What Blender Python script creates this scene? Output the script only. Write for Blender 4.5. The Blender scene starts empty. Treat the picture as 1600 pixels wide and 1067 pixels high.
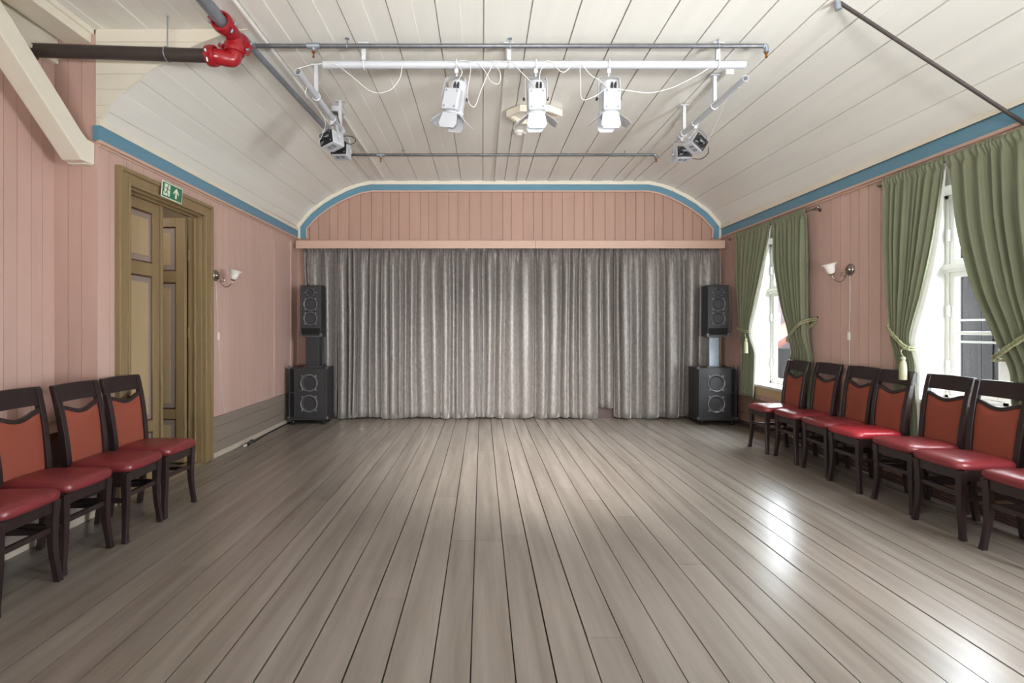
import bpy, math, random
from mathutils import Vector, Matrix
R = random.Random(7)
PI = math.pi
C = bpy.context.scene.collection
SC = bpy.context.scene

# ------------------------------------------------------------------ materials
def s2l(c):
    c = c / 255.0
    return c / 12.92 if c <= 0.04045 else ((c + 0.055) / 1.055) ** 2.4
def rgb(r, g, b):
    return (s2l(r), s2l(g), s2l(b), 1.0)

def new_mat(name):
    m = bpy.data.materials.new(name)
    m.use_nodes = True
    nt = m.node_tree
    return m, nt, nt.nodes['Principled BSDF']

def mat(name, col, rough=0.5, metal=0.0, var=0.06, scale=8.0, bump=0.0, bscale=60.0, spec=0.5,
        stretch=(1, 1, 1), sheen=0.0, coat=0.0, detail=4.0, attr=None, attr_amt=0.0):
    m, nt, b = new_mat(name)
    N, L = nt.nodes, nt.links
    c = rgb(*col)
    tc = N.new('ShaderNodeTexCoord'); mp = N.new('ShaderNodeMapping')
    mp.inputs['Scale'].default_value = stretch
    L.new(tc.outputs['Object'], mp.inputs['Vector'])
    no = N.new('ShaderNodeTexNoise'); no.inputs['Scale'].default_value = scale; no.inputs['Detail'].default_value = detail
    L.new(mp.outputs['Vector'], no.inputs['Vector'])
    mx = N.new('ShaderNodeMix'); mx.data_type = 'RGBA'
    mx.inputs[6].default_value = tuple(max(0, v * (1 - 2.2 * var)) for v in c[:3]) + (1,)
    mx.inputs[7].default_value = tuple(min(1, v * (1 + 2.2 * var)) for v in c[:3]) + (1,)
    L.new(no.outputs['Fac'], mx.inputs[0])
    out = mx.outputs[2]
    if attr:
        at = N.new('ShaderNodeAttribute'); at.attribute_name = attr
        ma = N.new('ShaderNodeMapRange'); ma.inputs[3].default_value = 1 - attr_amt; ma.inputs[4].default_value = 1 + attr_amt
        L.new(at.outputs['Fac'], ma.inputs[0])
        mm = N.new('ShaderNodeMix'); mm.data_type = 'RGBA'; mm.blend_type = 'MULTIPLY'; mm.inputs[0].default_value = 1.0
        cmb = N.new('ShaderNodeCombineColor')
        for i in range(3): L.new(ma.outputs[0], cmb.inputs[i])
        L.new(out, mm.inputs[6]); L.new(cmb.outputs[0], mm.inputs[7]); out = mm.outputs[2]
    L.new(out, b.inputs['Base Color'])
    b.inputs['Roughness'].default_value = rough
    b.inputs['Metallic'].default_value = metal
    b.inputs['Specular IOR Level'].default_value = spec
    if sheen:
        b.inputs['Sheen Weight'].default_value = sheen
        b.inputs['Sheen Roughness'].default_value = 0.35
    if coat: b.inputs['Coat Weight'].default_value = coat
    if bump:
        n2 = N.new('ShaderNodeTexNoise'); n2.inputs['Scale'].default_value = bscale; n2.inputs['Detail'].default_value = 3
        L.new(mp.outputs['Vector'], n2.inputs['Vector'])
        bp = N.new('ShaderNodeBump'); bp.inputs['Strength'].default_value = bump; bp.inputs['Distance'].default_value = 0.01
        L.new(n2.outputs['Fac'], bp.inputs['Height']); L.new(bp.outputs['Normal'], b.inputs['Normal'])
    return m

M = {}
M['cream'] = mat('cream_paint', (230, 229, 222), 0.38, var=0.03, scale=3, bump=0.05, stretch=(3, .25, 3))
M['cream_trim'] = mat('cream_trim_paint', (228, 222, 206), 0.4, var=0.03, scale=5)
M['pink'] = mat('pink_paint', (196, 165, 153), 0.42, var=0.04, scale=3, bump=0.06, stretch=(3, 3, .4), attr='rnd', attr_amt=.035)
M['pink_dimmed'] = mat('orange_pink_dimmed', (176, 143, 128), 0.42, var=0.04, scale=3, bump=0.06, stretch=(3, 3, .4), attr='rnd', attr_amt=.035)  # same pink, a little more orange; dimmer light painted in for the back wall
M['pink_trim'] = mat('pink_trim_paint', (200, 168, 152), 0.4, var=0.03, scale=5)
M['blue'] = mat('blue_paint', (98, 142, 163), 0.4, var=0.04, scale=4)
M['dado'] = mat('taupe_paint', (140, 129, 119), 0.4, var=0.05, scale=4, bump=0.05, stretch=(1, .3, 3))
M['dado_right'] = mat('brown_paint', (134, 108, 92), 0.4, var=0.06, scale=4, stretch=(1, .3, 3))
M['dark_brown'] = mat('dark_brown_paint', (70, 50, 44), .45)
M['cap'] = mat('dark_metal_cap', (86, 86, 90), 0.35, var=0.05, metal=0.3)
M['strip'] = mat('pale_strip_paint', (190, 180, 165), 0.4, var=0.03)
M['olive'] = mat('olive_paint', (136, 116, 83), 0.38, var=0.06, scale=5, bump=0.05, stretch=(3, 3, .5))
M['olive_panel'] = mat('tan_panel_paint', (170, 149, 115), 0.4, var=0.05, scale=5, stretch=(3, 3, .5))
M['lilac'] = mat('lilac_grey_paint', (142, 128, 120), 0.4, var=0.04)
M['maroon'] = mat('maroon_line_paint', (84, 52, 42), 0.45, var=0.04)
M['white'] = mat('white_paint', (226, 224, 219), 0.35, var=0.02)
M['white_metal'] = mat('white_metal', (182, 185, 191), 0.32, var=0.02)
M['grey_white'] = mat('grey_white_metal', (196, 197, 200), 0.35, var=0.03)
M['cable_white'] = mat('white_cable', (208, 207, 203), 0.45, var=0.02)
M['cable_black'] = mat('black_cable', (22, 22, 22), 0.45, var=0.02)
M['black'] = mat('black_plastic', (24, 24, 25), 0.35, var=0.05)
M['void'] = mat('black_void', (6, 6, 6), 0.8, var=0.0)
M['cab'] = mat('black_textured_cabinet', (44, 44, 46), 0.42, var=0.12, scale=40, bump=0.25, bscale=350)
M['cone'] = mat('speaker_cone', (66, 66, 70), 0.22, var=0.06, scale=20)
M['ring'] = mat('speaker_ring', (118, 118, 122), 0.3, var=0.05, metal=0.3)
M['steel'] = mat('brushed_steel', (150, 148, 144), 0.28, var=0.05, metal=1.0)
M['galv'] = mat('galvanised_steel', (146, 154, 164), 0.4, var=0.12, scale=30, metal=0.55)
M['darkpipe'] = mat('black_iron', (58, 50, 47), 0.45, var=0.14, scale=25, bump=0.1)
M['greypipe'] = mat('grey_steel_pipe', (104, 106, 110), 0.35, var=0.15, scale=25, metal=0.5)
M['red'] = mat('red_enamel', (150, 24, 32), 0.3, var=0.08, scale=12, coat=0.3)
M['brass'] = mat('brass', (160, 105, 55), 0.3, var=0.05, metal=0.9)
M['nickel'] = mat('satin_nickel', (150, 144, 136), 0.25, var=0.05, metal=1.0)
M['wood'] = mat('dark_stained_wood', (42, 31, 31), 0.3, var=0.16, scale=9, bump=0.04, stretch=(2, 2, .5))
M['seat'] = mat('burgundy_leatherette', (120, 44, 48), 0.3, var=0.07, scale=6, bump=0.08, bscale=180)
M['seat_red'] = mat('bright_red_leatherette', (158, 42, 50), 0.28, var=0.07, scale=6, bump=0.08, bscale=180)
M['green'] = mat('green_velvet', (116, 121, 96), 0.75, var=0.07, scale=14, sheen=0.35, stretch=(1, 1, .3))
M['lining'] = mat('pale_lining', (206, 208, 200), .8, var=.03)
M['rope'] = mat('green_cream_rope', (148, 150, 116), 0.7, var=0.35, scale=90, detail=0)
M['tassel'] = mat('tassel_thread', (168, 168, 138), 0.75, var=0.12, scale=60, stretch=(1, 1, .1))
M['ledge'] = mat('ledge_wood', (120, 92, 72), 0.4, var=0.08, scale=6)
M['apron'] = mat('tan_apron_paint', (200, 172, 132), 0.42, var=0.05, scale=6, stretch=(1, .4, 3))
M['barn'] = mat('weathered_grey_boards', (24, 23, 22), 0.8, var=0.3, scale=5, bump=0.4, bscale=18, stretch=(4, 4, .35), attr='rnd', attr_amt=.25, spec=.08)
M['roof_dark'] = mat('dark_roofing', (70, 62, 64), 0.8, var=0.12)
M['roof_tile'] = mat('orange_roof_tile', (84, 44, 32), 0.7, var=0.2, scale=10)
M['mauve'] = mat('mauve_wall', (62, 50, 52), 0.7, var=0.08)
M['ground'] = mat('outdoor_gravel', (70, 68, 64), 0.9, var=0.2, scale=12)
M['signgreen'] = mat('sign_green', (38, 116, 88), 0.35, var=0.03)
M['signwhite'] = mat('sign_cream', (232, 236, 214), 0.4, var=0.02)
M['corridor'] = mat('corridor_brown', (116, 96, 72), 0.5, var=0.05)

def fabric_mat():
    m, nt, b = new_mat('orange_red_dotted_fabric')
    N, L = nt.nodes, nt.links
    tc = N.new('ShaderNodeTexCoord')
    ck = N.new('ShaderNodeTexChecker'); ck.inputs['Scale'].default_value = 160
    ck.inputs['Color1'].default_value = rgb(150, 80, 62); ck.inputs['Color2'].default_value = rgb(124, 62, 48)
    no = N.new('ShaderNodeTexNoise'); no.inputs['Scale'].default_value = 9
    L.new(tc.outputs['Object'], ck.inputs['Vector']); L.new(tc.outputs['Object'], no.inputs['Vector'])
    mx = N.new('ShaderNodeMix'); mx.data_type = 'RGBA'; mx.inputs[7].default_value = rgb(134, 70, 55)
    mr = N.new('ShaderNodeMapRange'); mr.inputs[1].default_value = .35; mr.inputs[2].default_value = .7; mr.inputs[4].default_value = .6
    L.new(no.outputs['Fac'], mr.inputs[0]); L.new(mr.outputs[0], mx.inputs[0])
    L.new(ck.outputs['Color'], mx.inputs[6]); L.new(mx.outputs[2], b.inputs['Base Color'])
    b.inputs['Roughness'].default_value = 0.85; b.inputs['Specular IOR Level'].default_value = 0.25
    return m
M['fabric'] = fabric_mat()

def velvet_mat():
    m, nt, b = new_mat('silver_crushed_velvet')
    N, L = nt.nodes, nt.links
    tc = N.new('ShaderNodeTexCoord'); mp = N.new('ShaderNodeMapping'); mp.inputs['Scale'].default_value = (1, 1, .55)
    L.new(tc.outputs['Object'], mp.inputs['Vector'])
    no = N.new('ShaderNodeTexNoise'); no.inputs['Scale'].default_value = 30; no.inputs['Detail'].default_value = 5; no.inputs['Roughness'].default_value = .65
    L.new(mp.outputs['Vector'], no.inputs['Vector'])
    cr = N.new('ShaderNodeValToRGB')
    cr.color_ramp.elements[0].position = .32; cr.color_ramp.elements[0].color = rgb(106, 100, 96)
    cr.color_ramp.elements[1].position = .68; cr.color_ramp.elements[1].color = rgb(140, 134, 130)
    L.new(no.outputs['Fac'], cr.inputs['Fac']); L.new(cr.outputs['Color'], b.inputs['Base Color'])
    b.inputs['Roughness'].default_value = 0.38; b.inputs['Specular IOR Level'].default_value = 0.9
    b.inputs['Sheen Weight'].default_value = 1.0; b.inputs['Sheen Roughness'].default_value = .28
    bp = N.new('ShaderNodeBump'); bp.inputs['Strength'].default_value = 0.2; bp.inputs['Distance'].default_value = .004
    L.new(no.outputs['Fac'], bp.inputs['Height']); L.new(bp.outputs['Normal'], b.inputs['Normal'])
    return m
M['velvet'] = velvet_mat()

def floor_mat():
    m, nt, b = new_mat('grey_painted_floorboards')
    N, L = nt.nodes, nt.links
    tc = N.new('ShaderNodeTexCoord')
    mp = N.new('ShaderNodeMapping'); mp.inputs['Scale'].default_value = (7, .45, 1)
    L.new(tc.outputs['Object'], mp.inputs['Vector'])
    n1 = N.new('ShaderNodeTexNoise'); n1.inputs['Scale'].default_value = 1.6; n1.inputs['Detail'].default_value = 5
    L.new(mp.outputs['Vector'], n1.inputs['Vector'])
    mp2 = N.new('ShaderNodeMapping'); mp2.inputs['Scale'].default_value = (40, 3, 1)
    L.new(tc.outputs['Object'], mp2.inputs['Vector'])
    n2 = N.new('ShaderNodeTexNoise'); n2.inputs['Scale'].default_value = 2; n2.inputs['Detail'].default_value = 6
    L.new(mp2.outputs['Vector'], n2.inputs['Vector'])
    cr = N.new('ShaderNodeValToRGB')
    e = cr.color_ramp.elements
    e[0].position = .28; e[0].color = rgb(120, 111, 102); e[1].position = .72; e[1].color = rgb(143, 135, 126)
    L.new(n1.outputs['Fac'], cr.inputs['Fac'])
    mx = N.new('ShaderNodeMix'); mx.data_type = 'RGBA'; mx.blend_type = 'MULTIPLY'; mx.inputs[0].default_value = .35
    cr2 = N.new('ShaderNodeValToRGB'); e = cr2.color_ramp.elements
    e[0].position = .25; e[0].color = (.82, .82, .82, 1); e[1].position = .7; e[1].color = (1.06, 1.06, 1.06, 1)
    L.new(n2.outputs['Fac'], cr2.inputs['Fac'])
    L.new(cr.outputs['Color'], mx.inputs[6]); L.new(cr2.outputs['Color'], mx.inputs[7])
    at = N.new('ShaderNodeAttribute'); at.attribute_name = 'rnd'
    ma = N.new('ShaderNodeMapRange'); ma.inputs[3].default_value = .93; ma.inputs[4].default_value = 1.05
    L.new(at.outputs['Fac'], ma.inputs[0])
    cmb = N.new('ShaderNodeCombineColor')
    for i in range(3): L.new(ma.outputs[0], cmb.inputs[i])
    m2 = N.new('ShaderNodeMix'); m2.data_type = 'RGBA'; m2.blend_type = 'MULTIPLY'; m2.inputs[0].default_value = 1
    L.new(mx.outputs[2], m2.inputs[6]); L.new(cmb.outputs[0], m2.inputs[7])
    # specks of worn paint
    vo = N.new('ShaderNodeTexNoise'); vo.inputs['Scale'].default_value = 70; vo.inputs['Detail'].default_value = 2
    mp3 = N.new('ShaderNodeMapping'); mp3.inputs['Scale'].default_value = (1.6, .7, 1)
    L.new(tc.outputs['Object'], mp3.inputs['Vector']); L.new(mp3.outputs['Vector'], vo.inputs['Vector'])
    mr = N.new('ShaderNodeMapRange'); mr.inputs[1].default_value = .7; mr.inputs[2].default_value = .8; mr.inputs[4].default_value = .3
    L.new(vo.outputs['Fac'], mr.inputs[0])
    m3 = N.new('ShaderNodeMix'); m3.data_type = 'RGBA'; m3.inputs[7].default_value = rgb(104, 92, 82)
    L.new(mr.outputs[0], m3.inputs[0]); L.new(m2.outputs[2], m3.inputs[6])
    L.new(m3.outputs[2], b.inputs['Base Color'])
    rr = N.new('ShaderNodeMapRange'); rr.inputs[3].default_value = .235; rr.inputs[4].default_value = .265
    L.new(n1.outputs['Fac'], rr.inputs[0]); L.new(rr.outputs[0], b.inputs['Roughness'])
    bp = N.new('ShaderNodeBump'); bp.inputs['Strength'].default_value = .035; bp.inputs['Distance'].default_value = .01
    L.new(n2.outputs['Fac'], bp.inputs['Height']); L.new(bp.outputs['Normal'], b.inputs['Normal'])
    return m
M['floor'] = floor_mat()

def glass_mat(name, tint=(1, 1, 1, 1), blend=0.25):
    m = bpy.data.materials.new(name); m.use_nodes = True
    nt = m.node_tree; N, L = nt.nodes, nt.links
    for n in list(N): N.remove(n)
    o = N.new('ShaderNodeOutputMaterial'); mix = N.new('ShaderNodeMixShader')
    t = N.new('ShaderNodeBsdfTransparent'); t.inputs[0].default_value = tint
    g = N.new('ShaderNodeBsdfGlossy'); g.inputs['Roughness'].default_value = .03
    lw = N.new('ShaderNodeLayerWeight'); lw.inputs['Blend'].default_value = .5
    pw = N.new('ShaderNodeMath'); pw.operation = 'POWER'; pw.inputs[1].default_value = 5; L.new(lw.outputs['Facing'], pw.inputs[0])
    ad = N.new('ShaderNodeMath'); ad.operation = 'MULTIPLY_ADD'; ad.inputs[1].default_value = .6; ad.inputs[2].default_value = .006; L.new(pw.outputs[0], ad.inputs[0])
    L.new(ad.outputs[0], mix.inputs[0]); L.new(t.outputs[0], mix.inputs[1]); L.new(g.outputs[0], mix.inputs[2])
    L.new(mix.outputs[0], o.inputs[0])
    return m
M['glass'] = glass_mat('window_glass', (.96, .97, .97, 1))
def frosted():
    m, nt, b = new_mat('frosted_glass')
    b.inputs['Base Color'].default_value = (.85, .82, .76, 1); b.inputs['Roughness'].default_value = .35
    b.inputs['Subsurface Weight'].default_value = .3; b.inputs['Subsurface Radius'].default_value = (.02, .02, .02)
    b.inputs['Coat Weight'].default_value = .3
    return m
M['frost'] = frosted()

# ------------------------------------------------------------------ mesh builder
class MB:
    def __init__(s): s.v = []; s.f = []; s.rnd = {}; s.m2 = None
    def _add(s, vs, fs, r=None):
        b = len(s.v); s.v += [tuple(p) for p in vs]
        for f in fs:
            if r is not None: s.rnd[len(s.f)] = r
            s.f.append(tuple(i + b for i in f))
    def box(s, x0, x1, y0, y1, z0, z1, r=None):
        if x0 > x1: x0, x1 = x1, x0
        if y0 > y1: y0, y1 = y1, y0
        if z0 > z1: z0, z1 = z1, z0
        vs = [(x0, y0, z0), (x1, y0, z0), (x1, y1, z0), (x0, y1, z0), (x0, y0, z1), (x1, y0, z1), (x1, y1, z1), (x0, y1, z1)]
        s._add(vs, [(0, 3, 2, 1), (4, 5, 6, 7), (0, 1, 5, 4), (1, 2, 6, 5), (2, 3, 7, 6), (3, 0, 4, 7)], r)
        return s
    def obox(s, c, dx, dy, dz, mtx=None):
        m = mtx or Matrix.Identity(3)
        vs = []
        for z in (-dz / 2, dz / 2):
            for x, y in ((-dx / 2, -dy / 2), (dx / 2, -dy / 2), (dx / 2, dy / 2), (-dx / 2, dy / 2)):
                vs.append(Vector(c) + m @ Vector((x, y, z)))
        s._add(vs, [(0, 3, 2, 1), (4, 5, 6, 7), (0, 1, 5, 4), (1, 2, 6, 5), (2, 3, 7, 6), (3, 0, 4, 7)])
        return s
    def loft(s, rings, closed=True, caps=True):
        n = len(rings[0]); b = len(s.v)
        for r in rings: s.v += [tuple(p) for p in r]
        for i in range(len(rings) - 1):
            for j in range(n if closed else n - 1):
                k = (j + 1) % n
                s.f.append((b + i * n + j, b + i * n + k, b + (i + 1) * n + k, b + (i + 1) * n + j))
        if caps and closed:
            s.f.append(tuple(b + j for j in reversed(range(n))))
            s.f.append(tuple(b + (len(rings) - 1) * n + j for j in range(n)))
        return s
    def tube(s, pts, r, n=10, caps=True):
        pts = [Vector(p) for p in pts]
        rs = r if isinstance(r, (list, tuple)) else [r] * len(pts)
        t0 = (pts[1] - pts[0]).normalized()
        up = Vector((0, 0, 1)) if abs(t0.z) < .9 else Vector((1, 0, 0))
        nx = t0.cross(up).normalized()
        rings = []
        for i, p in enumerate(pts):
            a = pts[max(0, i - 1)]; c = pts[min(len(pts) - 1, i + 1)]
            t = (c - a).normalized()
            nx = (nx - t * nx.dot(t)).normalized(); ny = t.cross(nx)
            rings.append([p + (nx * math.cos(2 * PI * k / n) + ny * math.sin(2 * PI * k / n)) * rs[i] for k in range(n)])
        return s.loft(rings, True, caps)
    def lathe(s, prof, c=(0, 0, 0), axis=(0, 0, 1), n=24, caps=False):
        # prof: list of (radius, along)
        ax = Vector(axis).normalized()
        up = Vector((0, 0, 1)) if abs(ax.z) < .9 else Vector((1, 0, 0))
        a = ax.cross(up).normalized(); b = ax.cross(a)
        rings = [[Vector(c) + ax * h + (a * math.cos(2 * PI * k / n) + b * math.sin(2 * PI * k / n)) * r for k in range(n)] for r, h in prof]
        return s.loft(rings, True, caps)
    def prism(s, pts, d, off=(0, 0, 0)):
        # polygon pts (3-D, planar), extruded by vector d
        d = Vector(d); n = len(pts)
        a = [Vector(p) + Vector(off) for p in pts]; b = [p + d for p in a]
        fs = [tuple(reversed(range(n))), tuple(range(n, 2 * n))]
        fs += [(i, (i + 1) % n, n + (i + 1) % n, n + i) for i in range(n)]
        s._add(a + b, fs); return s
    def grid(s, fn, nu, nv):
        b = len(s.v)
        for j in range(nv + 1):
            for i in range(nu + 1): s.v.append(tuple(fn(i / nu, j / nv)))
        for j in range(nv):
            for i in range(nu):
                a = b + j * (nu + 1) + i
                s.f.append((a, a + 1, a + nu + 2, a + nu + 1))
        return s
    def build(s, name, m, parent=None, smooth=False, bevel=0, solid=0, subsurf=0, sharp=35):
        me = bpy.data.meshes.new(name)
        me.from_pydata(s.v, [], s.f); me.update()
        import bmesh
        bm = bmesh.new(); bm.from_mesh(me); bmesh.ops.recalc_face_normals(bm, faces=bm.faces)
        if s.rnd:
            lay = bm.faces.layers.float.new('rnd'); bm.faces.ensure_lookup_table()
            for k, v in s.rnd.items(): bm.faces[k][lay] = v
        bm.to_mesh(me); bm.free()
        me.materials.append(M[m] if isinstance(m, str) else m)
        if s.m2:
            me.materials.append(M[s.m2[0]])
            for p in me.polygons: p.material_index = 1 if p.index >= s.m2[1] else 0
        if smooth:
            for p in me.polygons: p.use_smooth = True
            try: me.set_sharp_from_angle(angle=math.radians(sharp))
            except Exception: pass
        o = bpy.data.objects.new(name, me); C.objects.link(o)
        if parent: o.parent = parent
        if solid:
            md = o.modifiers.new('solid', 'SOLIDIFY'); md.thickness = solid; md.offset = 0
        if bevel:
            md = o.modifiers.new('bevel', 'BEVEL'); md.width = bevel; md.segments = 2; md.limit_method = 'ANGLE'
        if subsurf:
            md = o.modifiers.new('sub', 'SUBSURF'); md.levels = subsurf; md.render_levels = subsurf
        return o

def thing(name, label, cat, loc=(0, 0, 0), rotz=0, group=None):
    o = bpy.data.objects.new(name, None); C.objects.link(o)
    o.location = loc; o.rotation_euler = (0, 0, rotz); o.empty_display_size = .1
    o['label'] = label; o['category'] = cat
    if group: o['group'] = group
    return o
def tag(o, label, cat, group=None):
    o['label'] = label; o['category'] = cat
    if group: o['group'] = group
    return o
def struct(o, label=None):
    o['kind'] = 'structure'
    if label: o['label'] = label
    return o
def dup(root, loc, rotz, label, group=None):
    r = root.copy(); C.objects.link(r); r.location = loc; r.rotation_euler = (0, 0, rotz); r['label'] = label
    if group: r['group'] = group
    for ch in list(root.children):
        c = ch.copy(); C.objects.link(c); c.parent = r
        for g in list(ch.children):
            d = g.copy(); C.objects.link(d); d.parent = c
    return r
def bez(pts, n=24):
    # Catmull-Rom through pts
    P = [Vector(p) for p in pts]; out = []
    P = [P[0] * 2 - P[1]] + P + [P[-1] * 2 - P[-2]]
    seg = len(P) - 3; k = max(2, n // seg)
    for i in range(seg):
        a, b, c, d = P[i:i + 4]
        for j in range(k):
            t = j / k
            out.append(.5 * ((2 * b) + (c - a) * t + (2 * a - 5 * b + 4 * c - d) * t * t + (3 * b - a - 3 * c + d) * t ** 3))
    out.append(P[-2]); return out
def lerp(a, b, t): return a + (b - a) * t
def interp(keys, x):
    # keys sorted by first value; smoothstep between
    if x <= keys[0][0]: return keys[0][1]
    for (a, va), (b, vb) in zip(keys, keys[1:]):
        if x <= b:
            t = (x - a) / (b - a); t = t * t * (3 - 2 * t)
            return lerp(va, vb, t)
    return keys[-1][1]

# ------------------------------------------------------------------ room constants
XL, XR, YB, YR = -2.90, 3.77, 7.75, -3.6      # left, right, back and rear walls
YN, XA = 3.72, -3.227                          # return wall, alcove wall
def zc(y): return 3.66 + .0125 * (y - 3.75)    # flat part of ceiling
DROP = [(0, .70), (.1, .57), (.2, .46), (.38, .32), (.56, .21), (.75, .115), (.95, .04), (1.15, 0)]
def drop(dx): 
    if dx >= 1.15: return 0
    for (a, va), (b, vb) in zip(DROP, DROP[1:]):
        if dx <= b: return lerp(va, vb, (dx - a) / (b - a))
    return 0

# windows in the right wall: (y_near, y_far, sill z, top z)
WIN = [(5.88, 6.90, .62, 2.58), (3.28, 4.30, .775, 2.56), (.55, 1.57, .775, 2.56), (-2.2, -1.18, .775, 2.56)]
DOOR = (4.02, 5.12, 2.57)

def rects(u0, u1, v0, v1, holes):
    us = sorted({u0, u1, *[h for H in holes for h in H[:2] if u0 < h < u1]})
    out = []
    for a, b in zip(us, us[1:]):
        mid = (a + b) / 2
        hs = sorted((H[2], H[3]) for H in holes if H[0] < mid < H[1])
        v = v0
        for lo, hi in hs:
            if lo > v: out.append((a, b, v, min(lo, v1)))
            v = max(v, hi)
        if v < v1: out.append((a, b, v, v1))
    return out
def edges(a, b, w, jit, rr):
    e = [a]
    while e[-1] < b - w * .6: e.append(e[-1] + w * (1 + rr.uniform(-jit, jit)))
    e[-1] = b; return e

# ---- floor
fl = MB(); fe = [-.045]
k = 0
while fe[-1] < XR + .45: fe.append(fe[-1] + (.179 if k % 2 == 0 else .162)); k += 1
k = 0
while fe[0] > XA - .1: fe.insert(0, fe[0] - (.16 if k % 2 == 0 else .19)); k += 1
for i, (a, b) in enumerate(zip(fe, fe[1:])):
    mid = (a + b) / 2
    ys = [YR]
    if -.21 < a < .14 - .1 and mid < .14: ys += [.2, 3.25, 5.6] if mid < .1 else []
    if len(ys) == 1:
        y = YR + R.uniform(.5, 4)
        while y < YB: ys.append(y); y += R.uniform(1.8, 4.6)
    ys.append(YB + .05)
    for y0, y1 in zip(ys, ys[1:]):
        dz = R.uniform(-.0012, .0012); g = R.choice([.0018, .0026, .0034, .004])
        fl.box(a + g, b - g, y0 + .001, y1 - .001, -.03, dz, R.random())
fl.box(XA - 1.6, fe[0], YN, YB, -.03, 0)
fl.m2 = ('void', len(fl.f)); fl.box(XA - 1.6, XR + .45, YR, YB + .05, -.12, -.028)
struct(fl.build('floor', 'floor'), 'grey painted floorboards running to the stage curtain')

# ---- left wall with the door opening
w = MB(); hole = [(DOOR[0], DOOR[1], 0, DOOR[2])]
for a, b in zip(*(lambda e: (e, e[1:]))(edges(YN, YB, .125, .18, R))):
    for q in rects(a, b, .44, 3.05, hole): w.box(XL - .02, XL, q[0] + .0018, q[1] - .0018, q[2], q[3], R.random())
for q in rects(YN + .02, YB, 0, 3.7, hole): w.box(XL - .14, XL - .0195, *q)
struct(w.build('wall_left', 'pink'), 'pink boarded wall with the double door')
# return wall (faces the camera) and alcove wall
w = MB()
for a, b in zip(*(lambda e: (e, e[1:]))(edges(XA, XL, .108, .1, R))): w.box(a + .0015, b - .0015, YN, YN + .02, .0, 3.62, R.random())
w.box(XA - .12, XL - .14, YN + .0195, YN + .12, 0, 3.7)
struct(w.build('wall_return', 'pink'), 'narrow pink boarded wall end beside the door')
w = MB()
for a, b in zip(*(lambda e: (e, e[1:]))(edges(YR, YN, .1, .12, R))): w.box(XA - .02, XA, a + .0015, b - (.0015 if b < YN else -.018), 0, 3.7, R.random())
w.box(XA - .12, XA - .0195, YR, YN, -.15, 3.7)
struct(w.build('wall_alcove', 'pink'), 'pink boarded wall behind the chairs on the left')
# back wall
w = MB()
for a, b in zip(*(lambda e: (e, e[1:]))(edges(XL, XR, .158, .22, R))):
    top = zc(YB) - max(drop(min(a - XL, XR - a)), drop(min(b - XL, XR - b))) + .05
    w.box(a + .0034, b - .0034, YB, YB + .02, 0, 3.75, R.random())
w.box(XL - .2, XR + .4, YB + .0195, YB + .15, -.15, 3.9)
struct(w.build('wall_back', 'pink_dimmed'), 'pink boarded wall above the stage curtain')
# right wall with windows
w = MB(); holes = [(h[0], h[1], h[2], h[3]) for h in WIN]
for a, b in zip(*(lambda e: (e, e[1:]))(edges(YR, YB, .132, .13, R))):
    for q in rects(a, b, .43, 3.05, holes): w.box(XR, XR + .02, q[0] + .0042, q[1] - .0042, q[2], q[3], R.random())
for q in rects(YR, YB, -.15, 4.0, holes): w.box(XR + .0195, XR + .325, *q)
struct(w.build('wall_right', 'pink'), 'pink boarded wall with the curtained windows')
# rear wall behind the camera
w = MB(); w.box(XA - .1, XR + .4, YR - .15, YR, -.15, 3.9)
struct(w.build('wall_rear', 'pink'), 'pink wall')

# ---- dado boards, base strips
w = MB()
for z0, z1 in ((.055, .165), (.168, .33), (.333, .42)):
    for a, b in ((DOOR[1] + .13, YB), (YN, DOOR[0] - .13)): w.box(XL, XL + .014, a, b, z0, z1)
for a, b in ((DOOR[1] + .13, YB), (YN, DOOR[0] - .13)): w.box(XL, XL + .022, a, b, .42, .44)
struct(w.build('baseboard_left', 'dado', bevel=.002), 'taupe boarded dado on the left wall')
w = MB(); w.box(XL, XL + .024, DOOR[1] + .13, YB, 0, .055); w.box(XL, XL + .024, YN, DOOR[0] - .13, 0, .055)
struct(w.build('trim_1', 'strip', bevel=.004), 'pale strip along the foot of the left wall')
w = MB()
for z0, z1 in ((.075, .19), (.193, .31), (.313, .41)): w.box(XR - .012, XR, YR, YB, z0, z1)
w.box(XR - .024, XR, YR, YB, .41, .432)
struct(w.build('baseboard_right', 'dado_right', bevel=.002), 'brown boarded dado under the windows')
w = MB(); w.box(XR - .03, XR, YR, YB, 0, .03); w.box(XR - .02, XR, YR, YB, .038, .07)
struct(w.build('trim_2', mat('dark_brown_paint', (74, 54, 48), .4), bevel=.005), 'dark brown mouldings at the foot of the right wall')
w = MB(); w.box(XL, XR, YB - .014, YB, .0, .2); w.box(XL, XR, YB - .014, YB, .203, .43)
struct(w.build('baseboard_back', 'dark_brown', bevel=.002), 'brown dado on the back wall behind the stage curtains')
# ledge in the alcove
w = MB()
for z0, z1 in ((.06, .25), (.253, .45), (.453, .66)): w.box(XA, XL + .01, YR, YN, z0, z1)
struct(w.build('trim_3', 'dado', bevel=.002), 'taupe boarded ledge front behind the chairs')
w = MB(); w.box(XA, XL + .03, YR, YN - .001, .66, .70)
struct(w.build('trim_4', 'ledge', bevel=.006), 'brown ledge top behind the chairs')
w = MB(); w.box(XL + .01, XL + .03, YR, YN, 0, .058)
struct(w.build('trim_5', 'strip', bevel=.004), 'pale strip at the foot of the ledge')

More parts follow.
